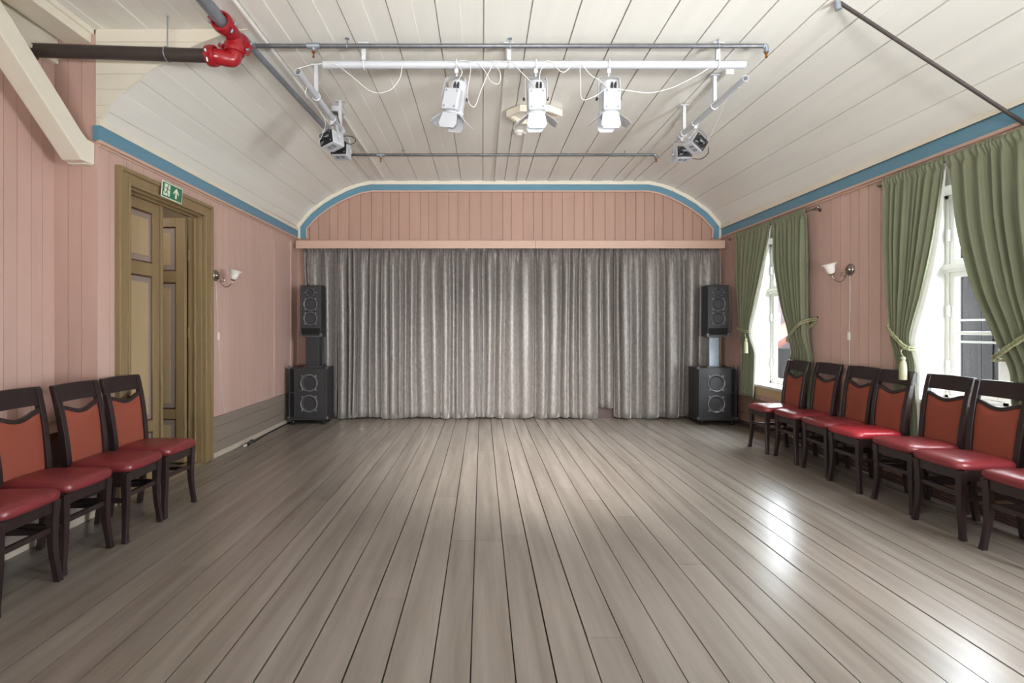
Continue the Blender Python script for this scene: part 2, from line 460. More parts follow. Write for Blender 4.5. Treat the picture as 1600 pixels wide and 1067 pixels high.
# ---- ceiling: boards laid edge over edge along the room, coved on both sides
def prof_pts(near):
    L = []
    if near: L += [(XA - .02, 0)]
    else: L += [(XL + d, -z) for d, z in DROP]
    if near: L += [(XL + 1.15, 0)]
    R_ = [(XR - d, -z) for d, z in reversed(DROP)]
    return L + R_
def resample(near):
    P = prof_pts(near); S = [0]
    for a, b in zip(P, P[1:]): S.append(S[-1] + math.hypot(b[0] - a[0], b[1] - a[1]))
    def at(s):
        for i in range(len(P) - 1):
            if s <= S[i + 1] or i == len(P) - 2:
                t = (s - S[i]) / (S[i + 1] - S[i]); t = max(0, min(1, t))
                dx, dz = P[i + 1][0] - P[i][0], P[i + 1][1] - P[i][1]; l = math.hypot(dx, dz)
                return lerp(P[i][0], P[i + 1][0], t), lerp(P[i][1], P[i + 1][1], t), (dz / l, -dx / l)
    # arc length where the flat passes X = 0
    i = [j for j, p in enumerate(P) if p[0] <= 0][-1]
    return at, S[-1], S[i] - P[i][0]
cl = MB()
def strip(at, s0, s1, y0, y1, off, sides):
    n = max(1, int((s1 - s0) / .055)); rows = []
    for i in range(n + 1):
        x, z, nn = at(lerp(s0, s1, i / n)); rows.append((x + nn[0] * off, z + nn[1] * off, x, z))
    for a, b in zip(rows, rows[1:]):
        cl._add([(a[0], y0, a[1] + zc(y0)), (b[0], y0, b[1] + zc(y0)), (b[0], y1, b[1] + zc(y1)), (a[0], y1, a[1] + zc(y1))], [(0, 1, 2, 3)])
    if sides:
        for a in (rows[0], rows[-1]):
            cl._add([(a[0], y0, a[1] + zc(y0)), (a[2], y0, a[3] + zc(y0) + .016), (a[2], y1, a[3] + zc(y1) + .016), (a[0], y1, a[1] + zc(y1))], [(0, 1, 2, 3)])
for near, y0, y1 in ((True, YR, YN), (False, YN, YB)):
    at, tot, sx0 = resample(near)
    strip(at, 0, tot, y0, y1, -.022, False)
    k = -30; prev = 0.0
    while k < 60:
        s0 = sx0 + .017 + k * .3375; k += 1
        a, b = max(0.0, s0), min(tot, s0 + .168)
        if b - a > .03:
            if a - .008 - prev > .01: strip(at, prev, a - .008, y0, y1, 0, True)
            strip(at, a, b, y0, y1, .006, True); prev = b
    if tot - prev > .01: strip(at, prev, tot, y0, y1, 0, True)
struct(cl.build('ceiling', 'cream'), 'cream boarded ceiling with coved sides')
w = MB(); w.box(XA - 1.8, XR + .75, YR - .2, YB + .2, 3.95, 4.1)  # out-of-view slab added over the ceiling to keep sky light out
struct(w.build('roof', 'roof_dark'), 'unseen roof slab blocking sky light')

# cove end face above the return wall: horizontal cream boards, cut along the cove
w = MB(); zs = [2.93, 2.99, 3.08, 3.204, 3.318, 3.44, 3.56, zc(YN)]
def cove_x(z):
    d = zc(YN) - z
    for (a, va), (b, vb) in zip(DROP, DROP[1:]):
        if vb <= d <= va: return XL + lerp(a, b, (va - d) / (va - vb) if va > vb else 0)
    return XL if d > .7 else XL + 1.15
for a, b in zip(zs, zs[1:]):
    zz = [a + .0015 + (b - a - .003) * i / 4 for i in range(5)]
    pts = [(XL - .012, YN - .004, zz[0])] + [(cove_x(z) + .006, YN - .004, z) for z in zz] + [(XL - .012, YN - .004, zz[-1])]
    w.prism(pts, (0, .022, 0))
w.prism([(XL - .012, YN + .01, 2.93)] + [(cove_x(z), YN + .01, z) for z in [2.96 + i * .07 for i in range(10)]] + [(XL - .012, YN + .01, zc(YN))], (0, .02, 0))
struct(w.build('trim_6', 'cream_trim'), 'cream boarded end of the cove beside the black pipe')

# blue friezes, mouldings
w = MB(); w.box(XL, XL + .022, YN, YB, 2.817, 2.928); w.box(XL - .03, XL + .022, YN - .014, YN + .001, 2.817, 2.928)
struct(w.build('trim_7', 'blue', bevel=.002), 'blue frieze along the left wall')
w = MB(); w.box(XL, XL + .034, YN - .016, YB, 2.792, 2.817); w.box(XL, XL + .014, YN, YB, 2.775, 2.792)
struct(w.build('trim_8', 'pink_trim', bevel=.004), 'pink moulding under the left frieze')
w = MB(); w.box(XL, XL + .03, YN - .012, YB, 2.928, 2.975)
struct(w.build('trim_9', 'cream_trim', bevel=.003), 'cream strip above the left frieze')
w = MB(); w.box(XR - .022, XR, YR, YB, 2.838, 2.955)
struct(w.build('trim_10', 'blue', bevel=.002), 'blue frieze along the right wall')
w = MB(); w.box(XR - .036, XR, YR, YB, 2.812, 2.838); w.box(XR - .018, XR, YR, YB, 2.79, 2.812)
struct(w.build('trim_11', 'pink_trim', bevel=.004), 'pink moulding under the right frieze')
w = MB(); w.box(XR - .034, XR, YR, YB, 2.955, 3.035); w.box(XR - .045, XR, YR, YB, 2.955, 2.968)
struct(w.build('trim_12', 'cream_trim', bevel=.003), 'cream strip above the right frieze')
# arched frieze on the back wall
arch = [(XL, zc(YB) - .9)] + [(XL + d, zc(YB) - z) for d, z in DROP] + [(XR - d, zc(YB) - z) for d, z in reversed(DROP)] + [(XR, zc(YB) - .9)]
def offset(P, d):
    out = []
    for i, p in enumerate(P):
        a = P[max(0, i - 1)]; b = P[min(len(P) - 1, i + 1)]
        if i in (0, len(P) - 1): t = (b[0] - a[0], b[1] - a[1])
        else:
            u1 = (p[0] - a[0], p[1] - a[1]); u2 = (b[0] - p[0], b[1] - p[1])
            l1, l2 = math.hypot(*u1), math.hypot(*u2); t = (u1[0] / l1 + u2[0] / l2, u1[1] / l1 + u2[1] / l2)
        l = math.hypot(*t); nx, nz = t[1] / l, -t[0] / l
        out.append((p[0] + nx * d, p[1] + nz * d))
    return out
def arch_band(name, m, d0, d1, th, label):
    w = MB(); A, B = offset(arch, d0), offset(arch, d1)
    ring = []
    for a, b in zip(A, B):
        ring.append([(a[0], YB - th, a[1]), (b[0], YB - th, b[1]), (b[0], YB + .001, b[1]), (a[0], YB + .001, a[1])])
    w.loft(ring)
    return struct(w.build(name, m), label)
arch_band('trim_13', 'cream_trim', -.02, .055, .035, 'cream strip following the arch of the back wall')
arch_band('trim_14', 'blue', .055, .15, .024, 'blue frieze following the arch of the back wall')
arch_band('trim_15', 'pink_trim', .15, .172, .034, 'pink moulding following the arch of the back wall')

# cream beam and cornice over the alcove
w = MB(); w.box(-3.145, -2.947, YR, YN - .001, 3.55, 3.70); w.box(-2.947, -2.925, YR, YN - .001, 3.615, 3.70)
struct(w.build('trim_16', 'cream_trim', bevel=.004), 'cream boxed ceiling beam over the alcove')
w = MB(); w.box(XA, XA + .035, YR, YN - .001, 3.40, 3.70); w.box(XA, XA + .06, YR, YN - .03, 3.375, 3.405)
struct(w.build('trim_17', 'cream_trim', bevel=.006), 'cream cornice board on the alcove wall')
# diagonal brace
w = MB()
prof = [(YN - .002, 2.63), (3.60, 2.63), (2.60, 3.549), (2.82, 3.549), (3.603, 2.832), (3.65, 2.80), (YN - .002, 2.80)]
w.prism([(-3.07, y, z) for y, z in prof], (.15, 0, 0))
w.box(-3.085, -2.93, 3.66, YN - .002, 2.622, 2.64)
tag(w.build('timber_brace', 'cream_trim', bevel=.008), 'cream diagonal timber brace leaning down to the pink wall end, before the black pipe', 'brace')

# flush hatch door near the left back corner
w = MB(); w.box(XL, XL + .012, 6.86, 7.42, .45, 2.63); w.box(XL, XL + .03, 7.42, 7.50, .45, 2.72)
struct(w.build('door_2', 'pink', bevel=.003), 'flush pink jib door near the left back corner')

# corridor beyond the door
w = MB(); w.box(-4.7, -4.6, 3.72, 5.6, 0, 3.0); w.box(-4.6, XL - .14, 5.5, 5.6, 0, 3.0); w.box(-4.6, XA - .12, 3.84, 3.9, 0, 3.0); w.box(-4.7, XL - .14, 3.84, 5.6, 2.9, 3.0)
struct(w.build('wall_corridor', 'corridor'), 'brown corridor beyond the double door')

# ------------------------------------------------------------------ the double door
dr = bpy.data.objects.new('door_1', None); C.objects.link(dr); struct(dr, 'olive double door, its far leaf standing open'); dr.location = (XL, 0, 0)
y0, y1, zt = DOOR
w = MB()
for a, b in ((y0 - .12, y0 + .0), (y1 - .0, y1 + .12)):
    w.box(0, .028, a, b, 0, zt + .11)
w.box(0, .028, y0, y1, zt, zt + .11)
for a, b in ((y0 - .13, y0 - .095), (y1 + .095, y1 + .13)): w.box(0, .045, a, b, 0, zt + .125)
w.box(0, .045, y0 - .095, y1 + .095, zt + .09, zt + .125)
for a, b in ((y0 - .022, y0 + .004), (y1 - .004, y1 + .022)): w.box(0, .04, a, b, 0, zt + .02)
w.box(0, .04, y0, y1, zt - .004, zt + .022)
w.build('casing', 'olive', dr, bevel=.005)
w = MB(); w.box(-.14, 0, y0 - .005, y0 + .02, 0, zt); w.box(-.14, 0, y1 - .02, y1 + .005, 0, zt); w.box(-.14, 0, y0, y1, zt - .02, zt + .005)
w.box(-.075, -.055, y1 - .035, y1 - .018, 0, zt); w.box(-.075, -.055, y0, y1, zt - .035, zt - .018)
w.build('jamb', 'olive', dr, bevel=.003)
w = MB(); w.box(-.14, .0, y0, y1, 0, .02); w.build('threshold', 'olive', dr, bevel=.004)
LW = (y1 - y0 - .04) / 2
def leaf(name):
    """leaf in local coords: u along +x from 0..LW, thickness y 0..0.04 (front at y=0), z up"""
    e = bpy.data.objects.new(name, None); C.objects.link(e); e.parent = dr
    rails = [(.025, .16), (.47, .57), (1.87, 1.985), (2.44, 2.535)]
    w = MB(); s = .095
    w.box(0, s, 0, .042, .025, 2.535); w.box(LW - s, LW, 0, .042, .025, 2.535)
    for a, b in rails: w.box(s, LW - s, 0, .042, a, b)
    w.build('leaf_frame', 'olive', e, bevel=.004)
    bd, pn, ln = MB(), MB(), MB()
    for (a, b) in ((.16, .47), (.57, 1.87), (1.985, 2.44)):
        ln.box(s - .004, LW - s + .004, .016, .022, a - .004, b + .004)
        bd.box(s + .012, LW - s - .012, .010, .03, a + .012, b - .012)
        pn.box(s + .055, LW - s - .055, .002, .032, a + .06, b - .06)
    ln.build('panel_line', 'maroon', e); bd.build('panel_border', 'lilac', e, bevel=.008); pn.build('panel', 'olive_panel', e, bevel=.006)
    return e
e = leaf('door_leaf'); e.rotation_euler = (0, 0, PI / 2); e.location = (-.085, y0 + .02, 0)
w = MB(); w.box(LW - .012, LW + .02, -.018, 0, .025, 2.535); w.build('astragal', 'olive', e, bevel=.004)
e = leaf('door_leaf'); e.rotation_euler = (0, 0, PI); e.location = (-.145, y1 - .028, 0)
w = MB()
for z in (.35, 1.3, 2.1): w.tube([(-.012, -.012, z), (-.012, -.012, z + .11)], .011, 8)
w.build('hinge', 'olive', e)
e2 = e

# ------------------------------------------------------------------ windows on the right wall
XW = XR + .29
def window(n, h, label):
    ya, yb, zs, zt = h
    e = bpy.data.objects.new('window_%d' % n, None); C.objects.link(e); struct(e, label)
    w = MB(); t = .012
    w.box(XR - .004, XW, yb - t, yb + .001, zs, zt); w.box(XR - .004, XW, ya - .001, ya + t, zs, zt); w.box(XR - .004, XW, ya, yb, zt - t, zt + .001)
    w.box(XR - .012, XR + .001, ya - .03, ya + .012, zs, zt + .03); w.box(XR - .012, XR + .001, yb - .012, yb + .03, zs, zt + .03); w.box(XR - .012, XR + .001, ya - .03, yb + .03, zt - .01, 2.785)
    w.build('reveal', 'white', e, bevel=.003)
    w = MB(); w.box(XR - .035, XW, ya - .02, yb + .02, zs - .012, zs + .022); w.build('sill', 'white', e, bevel=.006)
    w = MB(); w.box(XR - .018, XR, ya - .02, yb + .02, zs - .13, zs - .012); w.box(XR - .024, XR, ya - .02, yb + .02, zs - .035, zs - .012); w.build('apron', 'apron', e, bevel=.004)
    f = .045; zb = zs + .022
    ztr = 1.90
    w = MB()
    w.box(XW - .03, XW + .035, ya, ya + f, zb, zt); w.box(XW - .03, XW + .035, yb - f, yb, zb, zt)
    w.box(XW - .03, XW + .035, ya, yb, zt - f, zt); w.box(XW - .03, XW + .035, ya, yb, zb, zb + .03)
    ym = (ya + yb) / 2
    w.box(XW - .03, XW + .035, ym - .025, ym + .025, zb, zt)
    w.build('frame', 'white', e, bevel=.004)
    w = MB(); w.box(XW - .055, XW + .035, ya, yb, ztr - .02, ztr + .05); w.box(XW - .075, XW, ya + .01, yb - .01, ztr + .005, ztr + .028); w.build('transom', 'white', e, bevel=.005)
    def sash(a, b, c, d, bar, nm):
        s = .042; w = MB()
        w.box(XW - .02, XW + .03, a, a + s, c, d); w.box(XW - .02, XW + .03, b - s, b, c, d)
        w.box(XW - .02, XW + .03, a + s, b - s, c, c + s); w.box(XW - .02, XW + .03, a + s, b - s, d - s, d)
        if bar: w.box(XW - .015, XW + .025, a + s, b - s, bar - .014, bar + .014)
        o = w.build(nm, 'white', e, bevel=.004)
        g = MB(); g.box(XW + .004, XW + .008, a + s, b - s, c + s, d - s); g.build('pane', 'glass', o)
        return o
    bar = 1.36 if n == 2 else None
    for a, b in ((ya + f, ym - .025), (ym + .025, yb - f)):
        sash(a, b, zb + .03, ztr - .02, bar, 'casement'); sash(a, b, ztr + .05, zt - f, None, 'toplight')
    w = MB()
    for z in (zb + .28, 1.55, 2.2):
        w.box(XW - .045, XW - .02, yb - f - .012, yb - f + .012, z - .05, z + .05)
    w.build('hinge', 'white', e, bevel=.004)
    if n == 2:
        w = MB()
        for z in (1.47, 1.285): w.box(XW + .03, XW + .04, ya + f, yb - f, z - .009, z + .009)
        w.box(XW + .03, XW + .04, ya + f, yb - f, zb + .02, zb + .06)
        w.build('storm_bar', 'white', e)
    return e
window(1, WIN[0], 'white casement window next to the loudspeakers')
window(2, WIN[1], 'white casement window with a view of grey boards')
window(3, WIN[2], 'white casement window'); window(4, WIN[3], 'white casement window')

# ------------------------------------------------------------------ stage curtains and pelmet
pe = thing('pelmet', 'long pale pink pelmet board across the top of the stage curtains', 'pelmet', (0, 7.47, 2.613))
w = MB(); w.box(-2.823, .81, -.0, .025, .0, .12); w.box(.813, 3.686, 0, .025, 0, .12); w.build('front_board', 'pink_trim', pe, bevel=.003)
w = MB(); w.box(-2.823, 3.686, .025, .279, .09, .115); w.build('top_board', 'pink_trim', pe)

def stage_curtain(x0, x1, yc, zb, label, seed, slant=0.0, amp=1.0, wmin=.10, wmax=.23, flat=0):
    rr = random.Random(seed)
    L = x1 - x0
    folds = []; s = 0
    while s < L:
        wd = rr.uniform(wmin, wmax) if rr.random() > .25 else rr.uniform(wmin * .5, wmin * .9)
        folds.append((s, wd, rr.uniform(.6, 1.25), rr.uniform(-.25, .25), rr.uniform(0, 6.28), rr.choice([.4, .7, 1.0, 1.0]))); s += wd
    def fold(x, z):
        # sum of rounded ridges; folds drift sideways slowly with height
        t = (2.62 - z) / 2.6
        xs = x + .014 * math.sin(1.7 * t + x * 3.1 + seed) * t + .006 * math.sin(5 * t + x * 9)
        for (a, wd, am, sk, ph, dp) in folds:
            if a <= xs < a + wd or (a + wd >= L and xs >= a):
                u = max(0, min(1, (xs - a) / wd))
                u = u ** (1 + sk)
                d = .5 - .5 * math.cos(2 * PI * u)
                return d ** .7 * am * dp * (wd / .1) ** .5 * .15 * (.85 + .15 * math.sin(2.1 * t + ph)) * 1.15
        return 0
    nu, nv = int(L / .006), 26
    def fn(u, v):
        z = lerp(zb, 2.655, v); x = u * L; t = (2.62 - z) / 2.6
        d = .128 * math.tanh(fold(x, z) * amp * 1.35 / .128)
        k = min(1, max(0, (2.655 - z) / .28)); k = k * k * (3 - 2 * k)
        pin = .016 * math.sin(x * 2 * PI / .052 + 1.5 * math.sin(x * 17 + seed))
        d = lerp(.55 * d + pin, d, k)
        lx = x0 + x + slant * t * (1 - u)
        return (lx, yc - d, z + (.012 * math.sin(x * 7 + seed) if v < .01 else 0))
    w = MB().grid(fn, nu, nv)
    o = w.build('stage_curtain', 'velvet', None, smooth=True, solid=.004, sharp=180)
    return tag(o, label, 'curtain', 'silver grey stage curtains')
cy = 7.665
stage_curtain(-2.80, -2.245, cy + .03, .03, 'narrow grey velvet curtain at the left end, behind the black speaker by the pink wall', 3, slant=.13, amp=.8)
stage_curtain(-2.242, .826, cy, .02, 'widest silver grey velvet stage curtain, left of the centre gap', 11, amp=1.0)
stage_curtain(.832, 1.80, cy, .015, 'silver grey velvet stage curtain just right of the centre gap', 5, amp=1.0)
stage_curtain(1.805, 2.045, cy + .05, .16, 'short strip of grey curtain ending above the floor, set back between longer ones', 8, amp=.7)
stage_curtain(2.05, 2.82, cy, .02, 'pale grey velvet stage curtain right of the short strip', 21, amp=.9, wmax=.26)
stage_curtain(2.825, 3.69, cy + .03, .03, 'darker, flatter grey curtain at the right end, behind the tall speaker', 17, amp=.6, wmin=.12, wmax=.3)

# ------------------------------------------------------------------ loudspeakers
def driver(parent, x, z, r, nm='woofer'):
    """cone driver on the front face (y=0, facing -y)"""
    w = MB(); ax = (0, -1, 0); c = (x, 0, z)
    w.lathe([(r * .86, .004), (r * .88, .016), (r * .95, .02), (r, .014), (r * 1.02, 0)], c, ax, 32)
    for a in (45, 135, 225, 315):
        cx, cz = x + 1.08 * r * math.cos(math.radians(a)), z + 1.08 * r * math.sin(math.radians(a))
        w.obox((cx, -.006, cz), .3 * r, .012, .22 * r, Matrix.Rotation(math.radians(-a), 3, 'Y'))
        w.lathe([(.001, .02), (.05 * r + .003, .018), (.06 * r + .004, .01)], (cx, 0, cz), ax, 8)
    o = w.build(nm, 'ring', parent, smooth=True)
    g = MB(); g.lathe([(r * .86, .006), (r * .80, .014), (r * .74, .004), (r * .45, -.02), (r * .27, -.035), (r * .26, -.02), (r * .18, -.008), (.0005, -.003)], c, ax, 32)
    g.build('cone', 'cone', o, smooth=True, sharp=60)
    return o
def cabinet(parent, w_, d_, z0, z1, hole_r=()):
    m = MB(); m.box(-w_ / 2, w_ / 2, .0, d_, z0, z1); return m.build('cabinet', 'cab', parent, bevel=.008)
def subwoofer(label, loc, rot, slot):
    t = thing('subwoofer', label, 'speaker', loc, rot)
    W, D, z0, z1 = .55, .36, .10, .83
    # hollow-looking front: cabinet walls + recessed baffle
    m = MB(); m.box(-W / 2, W / 2, .04, D, z0, z1)
    m.box(-W / 2, -W / 2 + .018, 0, .04, z0, z1); m.box(W / 2 - .018, W / 2, 0, .04, z0, z1); m.box(-W / 2 + .018, W / 2 - .018, 0, .04, z0, z0 + .018); m.box(-W / 2 + .018, W / 2 - .018, 0, .04, z1 - .018, z1)
    m.build('cabinet', 'cab', t, bevel=.004)
    sx = slot * (W / 2 - .046)
    m = MB(); a, b = (-W / 2 + .018, W / 2 - .075) if slot > 0 else (-W / 2 + .075, W / 2 - .018)
    m.box(a, b, .012, .045, z0 + .018, z1 - .018); bf = m.build('baffle', 'cab', t)
    m = MB(); m.box(min(sx - .028, sx + .028), sx + .028, .03, .042, z0 + .02, z1 - .02); m.build('port', 'void', t)
    g = MB(); g.box(sx - .028, sx + .028, .01, .03, (z0 + z1) / 2 - .006, (z0 + z1) / 2 + .006); g.build('port_brace', 'cab', t)
    for z in (.31, .61):
        d = driver(t, -slot * .02 - .0, z, .125); d.location = (0, .012, 0)
    for x in (-1, 1):
        for z in (z0, z1):
            c = MB(); c.box(x * W / 2 - .022, x * W / 2 + .022, -.004, .04, z - .022, z + .022); c.build('corner_cap', 'cap', t, bevel=.01)
    m = MB(); m.box(-W / 2 - .012, W / 2 + .012, -.012, D + .01, .072, z0); m.build('dolly', 'cab', t, bevel=.004)
    for x in (-1, 1):
        for y in (.05, D - .06):
            c = MB(); c.lathe([(.001, -.016), (.03, -.016), (.036, -.008), (.036, .008), (.03, .016), (.001, .016)], (x * (W / 2 - .06), y, .036), (1, 0, 0), 16)
            c.box(x * (W / 2 - .06) - .026, x * (W / 2 - .06) + .026, y - .02, y + .02, .058, .0725)
            c.build('caster', 'black', t, smooth=True)
    return t
def column(label, loc, rot, m, w_, d_, h):
    t = thing('speaker_column', label, 'stand', loc, rot)
    b = MB(); b.box(-w_ / 2, w_ / 2, 0, d_, .012, h - .012); b.build('post', m, t, bevel=.006)
    b = MB(); b.box(-w_ / 2 - .03, w_ / 2 + .03, -.015, d_ + .03, 0, .012); b.build('foot_plate', 'cap', t)
    b = MB(); b.box(-w_ / 2 - .03, w_ / 2 + .03, -.015, d_ + .03, h - .012, h); b.build('head_plate', 'cap', t)
    return t
def top_speaker(label, loc, rot):
    t = thing('loudspeaker', label, 'speaker', loc, rot)
    W, D, H = .30, .24, .75
    m = MB(); m.box(-W / 2, W / 2, .02, D, .012, H); m.box(-W / 2, -W / 2 + .014, 0, .02, .012, H); m.box(W / 2 - .014, W / 2, 0, .02, .012, H); m.box(-W / 2 + .014, W / 2 - .014, 0, .02, H - .014, H)
    m.box(-W / 2 + .014, W / 2 - .014, 0, .02, .012, .03)
    m.build('cabinet', 'cab', t, bevel=.004)
    m = MB(); m.box(-W / 2 + .014, W / 2 - .014, .006, .022, .125, H - .014); m.build('baffle', 'cab', t)
    m = MB(); m.box(-W / 2 + .014, W / 2 - .014, .016, .0205, .03, .125); m.build('port', 'void', t)
    for z in (.265, .475): driver(t, 0, z, .098).location = (0, .006, 0)
    o = driver(t, 0, .645, .058, 'tweeter'); o.location = (0, .006, 0)
    for x in (-1, 1):
        c = MB(); c.prism([(x * .07, -.006, .66), (x * .07, -.006, .63), (x * .1, -.006, .645)], (0, .014, 0)); c.build('horn_wing', 'ring', t)
    m = MB(); m.box(-W / 2 - .012, W / 2 + .012, -.012, D + .01, 0, .012); m.build('base_plate', 'cap', t)
    for x in (-1, 1):
        m = MB(); m.box(x * (W / 2) - .02, x * (W / 2) + .02, -.008, .03, .004, .05); m.build('corner_cap', 'cap', t, bevel=.006)
    return t
Ls, Rs = (-2.525, 7.13, 0), (3.40, 7.10, 0)
subwoofer('black subwoofer on a castor dolly beside the left pink wall', Ls, 0, -1)
subwoofer('black subwoofer on a castor dolly beside the curtained window', Rs, 0, 1)
column('black boxed column standing on the subwoofer by the left wall', (-2.49, 7.24, .83), 0, 'cab', .20, .15, .45)
column('grey metal column standing on the subwoofer near the window', (3.405, 7.22, .83), 0, 'galv', .145, .12, .45)
top_speaker('slim black loudspeaker on the column by the left pink wall', (-2.505, 7.20, 1.28), .03)
top_speaker('slim black loudspeaker on the grey column near the window', (3.44, 7.17, 1.28), -.04)

# ------------------------------------------------------------------ chairs (face +x locally)
def bar(mb, pts, hx, hy):
    """rectangular section swept through pts, half sizes hx (x) and hy (y)"""
    rings = []
    for i, p in enumerate(pts):
        a = hx[i] if isinstance(hx, list) else hx; b = hy[i] if isinstance(hy, list) else hy
        x, y, z = p
        rings.append([(x - a, y - b, z), (x + a, y - b, z), (x + a, y + b, z), (x - a, y + b, z)])
    mb.loft(rings)
def make_chair(label, group):
    t = thing('side_chair', label, 'chair', (0, 0, 0), 0, group)
    # seat cushion: rounded trapezoid with a domed top
    def outline(k, inset):
        n = 40; out = []
        for i in range(n):
            a = 2 * PI * i / n; ca, sa = math.cos(a), math.sin(a)
            ex = .32
            x = .02 + (.218 - inset) * math.copysign(abs(ca) ** ex, ca)
            wy = lerp(.178, .197, (x + .2) / .44) - inset
            y = wy * math.copysign(abs(sa) ** ex, sa)
            x += .012 * (1 - (y / .2) ** 2) if ca > 0 else 0
            out.append((x, y, k))
        return out
    w = MB(); w.loft([outline(.462, .012), outline(.468, .003), outline(.482, 0), outline(.50, .002), outline(.513, .012), outline(.523, .04), outline(.529, .09), outline(.531, .15)])
    w.build('seat', 'seat', t, smooth=True, sharp=60)
    ys = .165
    # legs
    for sg in (-1, 1):
        w = MB(); pts = []; hx = []; hy = []
        for i in range(11):
            k = i / 10; z = .455 * (1 - k)
            bow = -.007 * math.sin(PI * min(1, k / .8)) + .018 * max(0, (k - .55) / .45) ** 1.8
            pts.append((.195 + .5 * bow, sg * (ys - .002 + bow), z)); wd = lerp(.0225, .0155, min(1, k * 1.2)) + (.002 if k > .9 else 0); hx.append(wd); hy.append(wd)
        bar(w, pts[::-1], hx[::-1], hy[::-1]); w.build('front_leg', 'wood', t, bevel=.003)
        w = MB()
        st = [(-.225, 0), (-.20, .2), (-.185, .42), (-.188, .55), (-.205, .72), (-.230, .88), (-.262, 1.02)]
        bz = bez([(x, sg * lerp(.158, .172, max(0, (z - .42) / .6)), z) for x, z in st], 24)
        bar(w, [tuple(p) for p in bz], [.017 + .006 * min(1, max(0, 1 - abs(p.z - .5) / .5)) for p in bz], [.0165 if p.z < .5 else .019 for p in bz])
        w.build('rear_leg', 'wood', t, bevel=.003)
        w = MB(); bar(w, [(-.175, sg * .155, .27), (-.175, sg * .155, .27)], .01, .01)
        w = MB(); w.obox((.005, sg * .165, .275), .38, .018, .03, Matrix.Rotation(sg * .04, 3, 'Z')); w.build('side_stretcher', 'wood', t, bevel=.002)
    w = MB(); w.box(.18, .20, -ys + .01, ys - .01, .285, .315); w.build('front_stretcher', 'wood', t, bevel=.002)
    w = MB(); w.box(-.205, -.187, -.15, .15, .23, .26); w.build('rear_stretcher', 'wood', t, bevel=.002)
    w = MB(); w.box(.178, .205, -ys + .01, ys - .01, .392, .464); w.box(-.19, -.168, -.15, .15, .392, .464)
    for sg in (-1, 1): w.obox((.005, sg * .164, .428), .38, .022, .072, Matrix.Rotation(sg * .04, 3, 'Z'))
    w.build('apron', 'wood', t, bevel=.002)
    # back: x on the rake for a given z
    def bx(z): return interp_lin([(.42, -.185), (.55, -.188), (.72, -.205), (.88, -.230), (1.02, -.262), (1.06, -.272)], z)
    # top rail
    w = MB(); rings = []
    for i in range(13):
        u = -1 + 2 * i / 12; y = u * .192; cx = -.012 * (1 - u * u)
        z0, z1 = .915, 1.028 + .004 * (1 - u * u)
        rings.append([(bx(z0) + cx - .012, y, z0), (bx(z0) + cx + .013, y, z0), (bx(z1) + cx + .013, y, z1), (bx(z1) + cx - .012, y, z1)])
    w.loft(rings); w.build('top_rail', 'wood', t, bevel=.004)
    # wavy rail above the upholstery
    def wave(u): return .858 - .052 * (1 - abs(u)) ** .85 * (1 + .0 * u) + .012 * (abs(u) > .85) * (abs(u) - .85) / .15
    def wv(u):
        a = abs(u); return .893 - .040 * (.5 + .5 * math.cos(PI * min(1, a * 1.05))) ** .8
    w = MB(); rings = []
    for i in range(25):
        u = -1 + 2 * i / 24; y = u * .158; z1 = wv(u); z0 = z1 - .028
        rings.append([(bx(z0) - .009, y, z0), (bx(z0) + .013, y, z0), (bx(z1) + .013, y, z1), (bx(z1) - .009, y, z1)])
    w.loft(rings); w.build('curved_rail', 'wood', t, bevel=.003)
    # upholstered panel
    w = MB()
    def pf(sgn):
        def f(u, v):
            uu = -1 + 2 * u; y = uu * lerp(.146, .156, v); z = lerp(.47, wv(uu) - .022, v)
            puff = .014 * (1 - abs(uu) ** 6) * (1 - abs(2 * v - 1) ** 8)
            return (bx(z) + sgn * (.004 + puff * (1 if sgn > 0 else .4)), y, z)
        return f
    w.grid(pf(1), 20, 14); w.grid(pf(-1), 20, 14)
    w.build('back_panel', 'fabric', t, smooth=True)
    return t
def interp_lin(keys, x):
    if x <= keys[0][0]: return keys[0][1]
    for (a, va), (b, vb) in zip(keys, keys[1:]):
        if x <= b: return lerp(va, vb, (x - a) / (b - a))
    return keys[-1][1]
GL, GR = 'dark wood chairs along the left wall', 'dark wood chairs under the windows'
left = [(-2.53, 3.80, -.02, 'dark wood chair with orange back and burgundy seat standing before the olive door'),
        (-2.53, 3.385, .02, 'dark wood chair with orange back, second from the olive door on the left'),
        (-2.575, 2.965, .0, 'dark wood chair third from the olive door, its orange back cut by the photo edge'),
        (-2.55, 2.55, .01, 'dark wood chair nearest in the left row, only seat and front leg in view')]
right = [(3.375, 5.655, .0, 'dark wood chair at the speaker end of the right row, nearest the far green curtains'),
         (3.43, 5.235, .0, 'dark wood chair second from the speakers in the right row'),
         (3.43, 4.77, -.02, 'dark wood chair under the right wall lamp, third from the speakers'),
         (3.40, 4.35, .0, 'dark wood chair with bright red seat at the edge of the nearer window'),
         (3.425, 3.87, .02, 'dark wood chair in front of the nearer window, its window-lit seat fifth from the speakers'),
         (3.375, 3.43, .0, 'dark wood chair with a glossy burgundy seat, second from the right photo edge'),
         (3.375, 2.94, .01, 'dark wood chair at the right photo edge, only its seat and front leg in view')]
ch0 = None
for (x, y, a, lab) in left:
    if ch0 is None:
        ch0 = make_chair(lab, GL); ch0.location = (x, y, 0); ch0.rotation_euler = (0, 0, a)
    else: dup(ch0, (x, y, 0), a, lab, GL)
for i, (x, y, a, lab) in enumerate(right):
    o = dup(ch0, (x, y, 0), PI + a, lab, GR)
    if i == 3:
        for ch in o.children:
            if ch.name.startswith('seat'):
                ch.data = ch.data.copy(); ch.data.materials[0] = M['seat_red']; ch['label'] = 'bright red seat'

